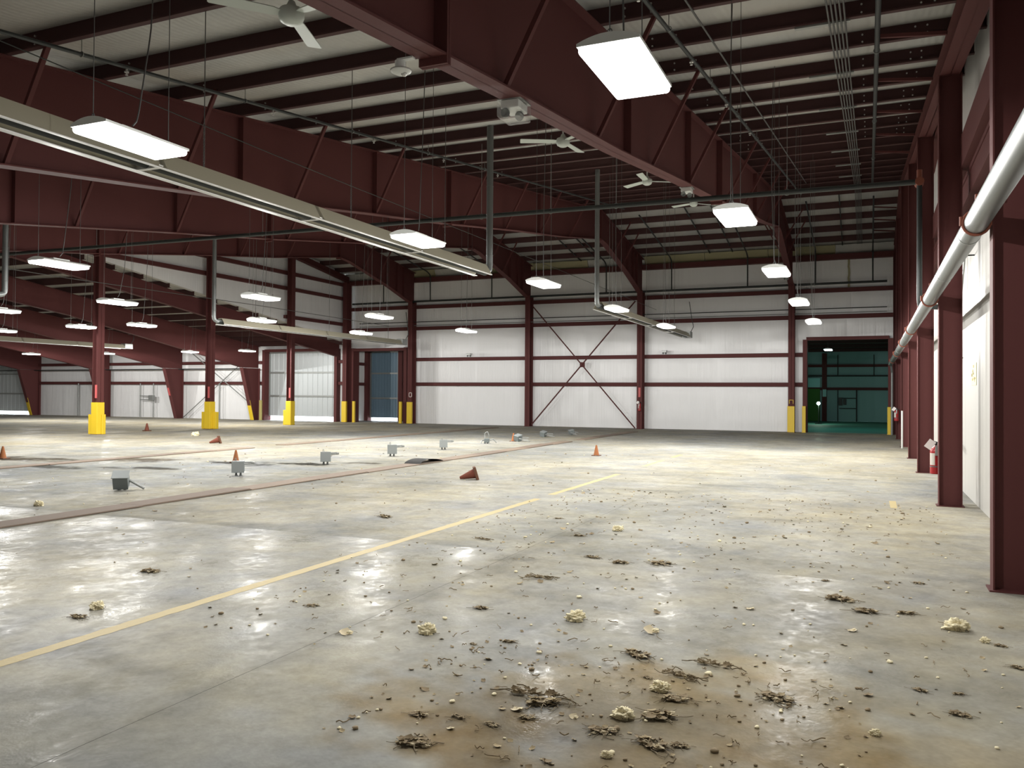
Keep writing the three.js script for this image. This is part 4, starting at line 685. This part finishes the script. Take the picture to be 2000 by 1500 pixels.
const made = {}; const KIND = { T: ['insulation_tuft', 'insulation tuft', 'cream insulation tufts on the floor'], C: ['fibre_clump', 'debris clump', 'brown fibre clumps on the floor'], S: ['fibre_trail', 'debris clump', 'brown fibre clumps on the floor'], F: ['insulation_flake', 'insulation flake', 'pale insulation flakes on the floor'] };
const BITS = [
  [-1.19, 4.27, 0.10, 'T', 'oval cream insulation tuft, largest in the brown dirt patch'], [-2.03, 5.96, 0.13, 'T', 'round cream tuft with brown fibres on its left, alone beyond the dirt patch'], [-1.10, 4.75, 0.10, 'T', 'cream tuft on top of the tangled clump at the back of the dirt patch'], [-1.00, 4.64, 0.17, 'C', 'tangled brown clump directly below a cream tuft in the dirt patch'],
  [0.59, 6.89, 0.15, 'T', 'pale yellow tuft lying alone in front of the nearest red post'], [0.03, 4.58, 0.05, 'T', 'small cream tuft alone, right of the dirt patch near the bottom edge'], [-2.89, 10.10, 0.12, 'T', 'domed cream tuft farthest out on the right of the yellow line'], [-5.56, 4.71, 0.10, 'T', 'cream tuft left of the yellow line beside a flat grey clump'],
  [-5.47, 4.47, 0.15, 'C', 'flat grey-brown clump left of the yellow line beside a cream tuft'], [-6.24, 5.88, 0.20, 'C', 'brown clump left of the yellow line with a pale streak behind it'], [-11.33, 8.57, 0.14, 'T', 'cream tuft beyond the near brown strip, below the nearest grey box'], [-24.36, 25.09, 0.28, 'T', 'cream tuft far off, right below the middle guarded column'],
  [-4.08, 5.48, 0.11, 'C', 'dark clump alone between the yellow line and the floor joint'], [-3.40, 4.95, 0.12, 'F', 'tan flake lying right on the long floor joint'], [-0.22, 7.48, 0.25, 'C', 'broad brown clump, leftmost of the three near the nearest red post'], [-0.03, 7.14, 0.22, 'C', 'brown clump with a pale tip, middle of the three near the nearest red post'], [0.27, 7.23, 0.15, 'C', 'smaller brown clump, rightmost of the three near the nearest red post'],
  [-0.47, 4.88, 0.2, 'C', 'sprawling brown clump alone at the right edge of the dirt patch'], [-1.39, 5.33, 0.21, 'C', 'long brown clump just beyond the back edge of the dirt patch'], [-1.03, 5.03, 0.23, 'S', 'thin brown fibre trail along the back of the dirt patch'], [-1.02, 4.35, 0.22, 'C', 'wide loose brown tangle right of the oval cream tuft'], [-1.64, 4.29, 0.22, 'C', 'big brown clump left of centre in the dirt patch, under a long fibre trail'],
  [-1.72, 4.38, 0.29, 'S', 'long fibre trail above the big clump left of centre in the dirt patch'], [-1.65, 4.06, 0.10, 'C', 'dark mounded clump below the big left clump in the dirt patch'], [-2.03, 3.54, 0.19, 'C', 'largest brown clump at the bottom left of the dirt patch'], [-2.19, 3.86, 0.12, 'C', 'brown clump at the far left tip of the dirt patch'], [-1.98, 3.92, 0.09, 'C', 'small loose clump right of the far left tip of the dirt patch'],
  [-1.23, 4.05, 0.16, 'C', 'brown clump below the oval cream tuft, left of the widest front clump'], [-0.97, 4.00, 0.19, 'C', 'widest front brown clump with pale bits near the bottom edge'], [-0.84, 4.04, 0.10, 'C', 'small brown clump trailing right of the widest front clump'], [-1.13, 3.78, 0.05, 'T', 'tiny cream tuft nearest the bottom edge of the picture'], [-2.79, 7.18, 0.26, 'S', 'curved grey fibre trail in mid floor right of the floor joint'],
  [-1.92, 8.30, 0.23, 'C', 'brown clump right of two pale ones in mid floor'], [-2.66, 8.33, 0.16, 'C', 'pale topped clump, leftmost of a row of three in mid floor'], [-2.31, 8.18, 0.18, 'C', 'tan clump, middle of a row of three in mid floor'], [-2.83, 5.97, 0.14, 'C', 'tan curled clump left of the round cream tuft'], [-2.27, 5.25, 0.10, 'C', 'compact brown clump left below the round cream tuft'], [-2.88, 5.20, 0.12, 'T', 'long cream tuft right of the floor joint, nearest the joint'],
  [0.87, 6.07, 0.12, 'C', 'brown clump cut by the right edge of the picture below the nearest post'], [0.45, 5.05, 0.12, 'C', 'lowest brown clump at the lower right of the picture'], [0.27, 5.37, 0.10, 'C', 'dark clump, left of a pair at the lower right'], [0.47, 5.40, 0.07, 'C', 'dark clump, right of a pair at the lower right'], [-0.88, 5.33, 0.23, 'S', 'short fibre trail right behind the dirt patch'], [0.74, 6.62, 0.06, 'T', 'tiny cream tuft beside a dark clump near the right edge'],
  [0.83, 6.56, 0.09, 'C', 'dark clump beside a tiny cream tuft near the right edge'], [-0.37, 8.19, 0.09, 'C', 'small upright brown clump left of the nearest red post'], [-0.87, 6.85, 0.08, 'F', 'cream flake alone behind the bright light reflection'], [-4.14, 8.81, 0.19, 'S', 'rust brown fibre trail close right of the yellow line'], [-6.13, 9.83, 0.23, 'C', 'pale brown clump close left of the yellow line, far up the floor'],
  [-1.22, 4.93, 0.07, 'C', 'dark round lump behind the cream tuft in the dirt patch'], [-0.11, 6.53, 0.08, 'F', 'white flake alone below the three clumps near the nearest post'], [-3.21, 9.53, 0.14, 'C', 'cream and brown clump left of the farthest domed tuft'], [0.42, 8.44, 0.11, 'C', 'dark clump straight left of the nearest red post'], [-1.78, 3.90, 0.09, 'C', 'small brown clump between the left clumps of the dirt patch'],
  [-1.95, 3.77, 0.05, 'F', 'small flake with a stalk in the left part of the dirt patch'], [-1.43, 4.17, 0.06, 'F', 'grey cap shaped flake in the middle of the dirt patch'], [-1.74, 4.14, 0.08, 'F', 'cream curled flake beside the dark mounded clump'], [-1.44, 5.89, 0.15, 'F', 'white flake right of the round cream tuft'], [-3.92, 10.74, 0.11, 'C', 'dark clump far off at the end of the floor joint'], [-2.47, 5.10, 0.06, 'C', 'small dark clump between the long tuft and the compact clump'],
];
BITS.forEach(([x, d, w, k, label], i) => {
  const list = proto[k], v = i % list.length, key = k + v; let t;
  if (!made[key]) { t = thing(KIND[k][0], label, KIND[k][1], KIND[k][2]); for (const [n, g, m] of list[v]()) { const o = part(t, n, g, m); if ((k === 'C' || k === 'S') && n !== 'tuft') o.userData.kind = 'stuff'; } made[key] = t; }
  else { t = made[key].clone(); t.name = numbered(KIND[k][0]); t.userData = { ...made[key].userData, label }; scene.add(t); }
  const s = w / (k === 'T' ? 0.17 : 0.2); t.position.copy(V(x, 0.001, d)); t.rotation.y = k === 'S' ? rr(-0.3, 0.3) : rr(-0.5, 0.5); t.scale.set(s, s * (k === 'C' ? 0.62 : 1), s * (k === 'C' ? 0.8 : 1));
});
{ // the countless small crumbs between them
  const dark = [], pale = [], brown = [], near = () => { const r = rnd(); return r < 0.2 ? [-1.3 + rr(-1.3, 1.3), 4.4 + rr(-0.9, 0.9)] : r < 0.75 ? [rr(-4.8, 1.2), 4.6 + 10 * rnd() ** 1.1] : [rr(-16, 1), 5 + 18 * rnd()]; };
  const lp = [0, 1, 2, 3].map((k) => { const g = mergeVertices(new THREE.IcosahedronGeometry(1, 1).deleteAttribute('uv').deleteAttribute('normal')), p = g.attributes.position; for (let i = 0; i < p.count; i++) { const f = 1 + 0.6 * n3(p.getX(i) * 2 + k * 9, p.getY(i) * 2, p.getZ(i) * 2); p.setXYZ(i, p.getX(i) * f, p.getY(i) * f * 0.5 + 0.3, p.getZ(i) * f * 0.8); } g.computeVertexNormals(); g.setAttribute('uv', new THREE.Float32BufferAttribute(new Float32Array(p.count * 2), 2)); return g; });
  for (let i = 0; i < 1500; i++) {
    const [x, d] = near(); if (x > 0.9) continue; const r = rnd(), g = r < 0.4 ? lp[i % 4].clone() : r < 0.75 ? flake(1.6, 2.6, 0.4) : null, s = rr(0.004, 0.011) * (1 + d * 0.045) * (rnd() < 0.12 ? 1.7 : 1);
    if (g) { g.scale(s, s, s); g.rotateY(rr(0, 6)); g.translate(x, 0.001, -d); (r < 0.16 ? pale : r < 0.55 ? dark : brown).push(g); }
    else { const q = strandG(rr(0.03, 0.09), 0.01); q.translate(x, 0, -d); dark.push(q); }
  }
  const t = thing('floor_crumbs', 'countless small crumbs of fibre and insulation scattered over the concrete floor', 'debris'); t.userData.kind = 'stuff';
  part(t, 'dark_crumbs', dark, M.leaf).userData.kind = 'stuff'; part(t, 'brown_crumbs', brown, M.leafTan).userData.kind = 'stuff'; part(t, 'pale_crumbs', pale, M.cream).userData.kind = 'stuff';
}
renderer.render(scene, camera);
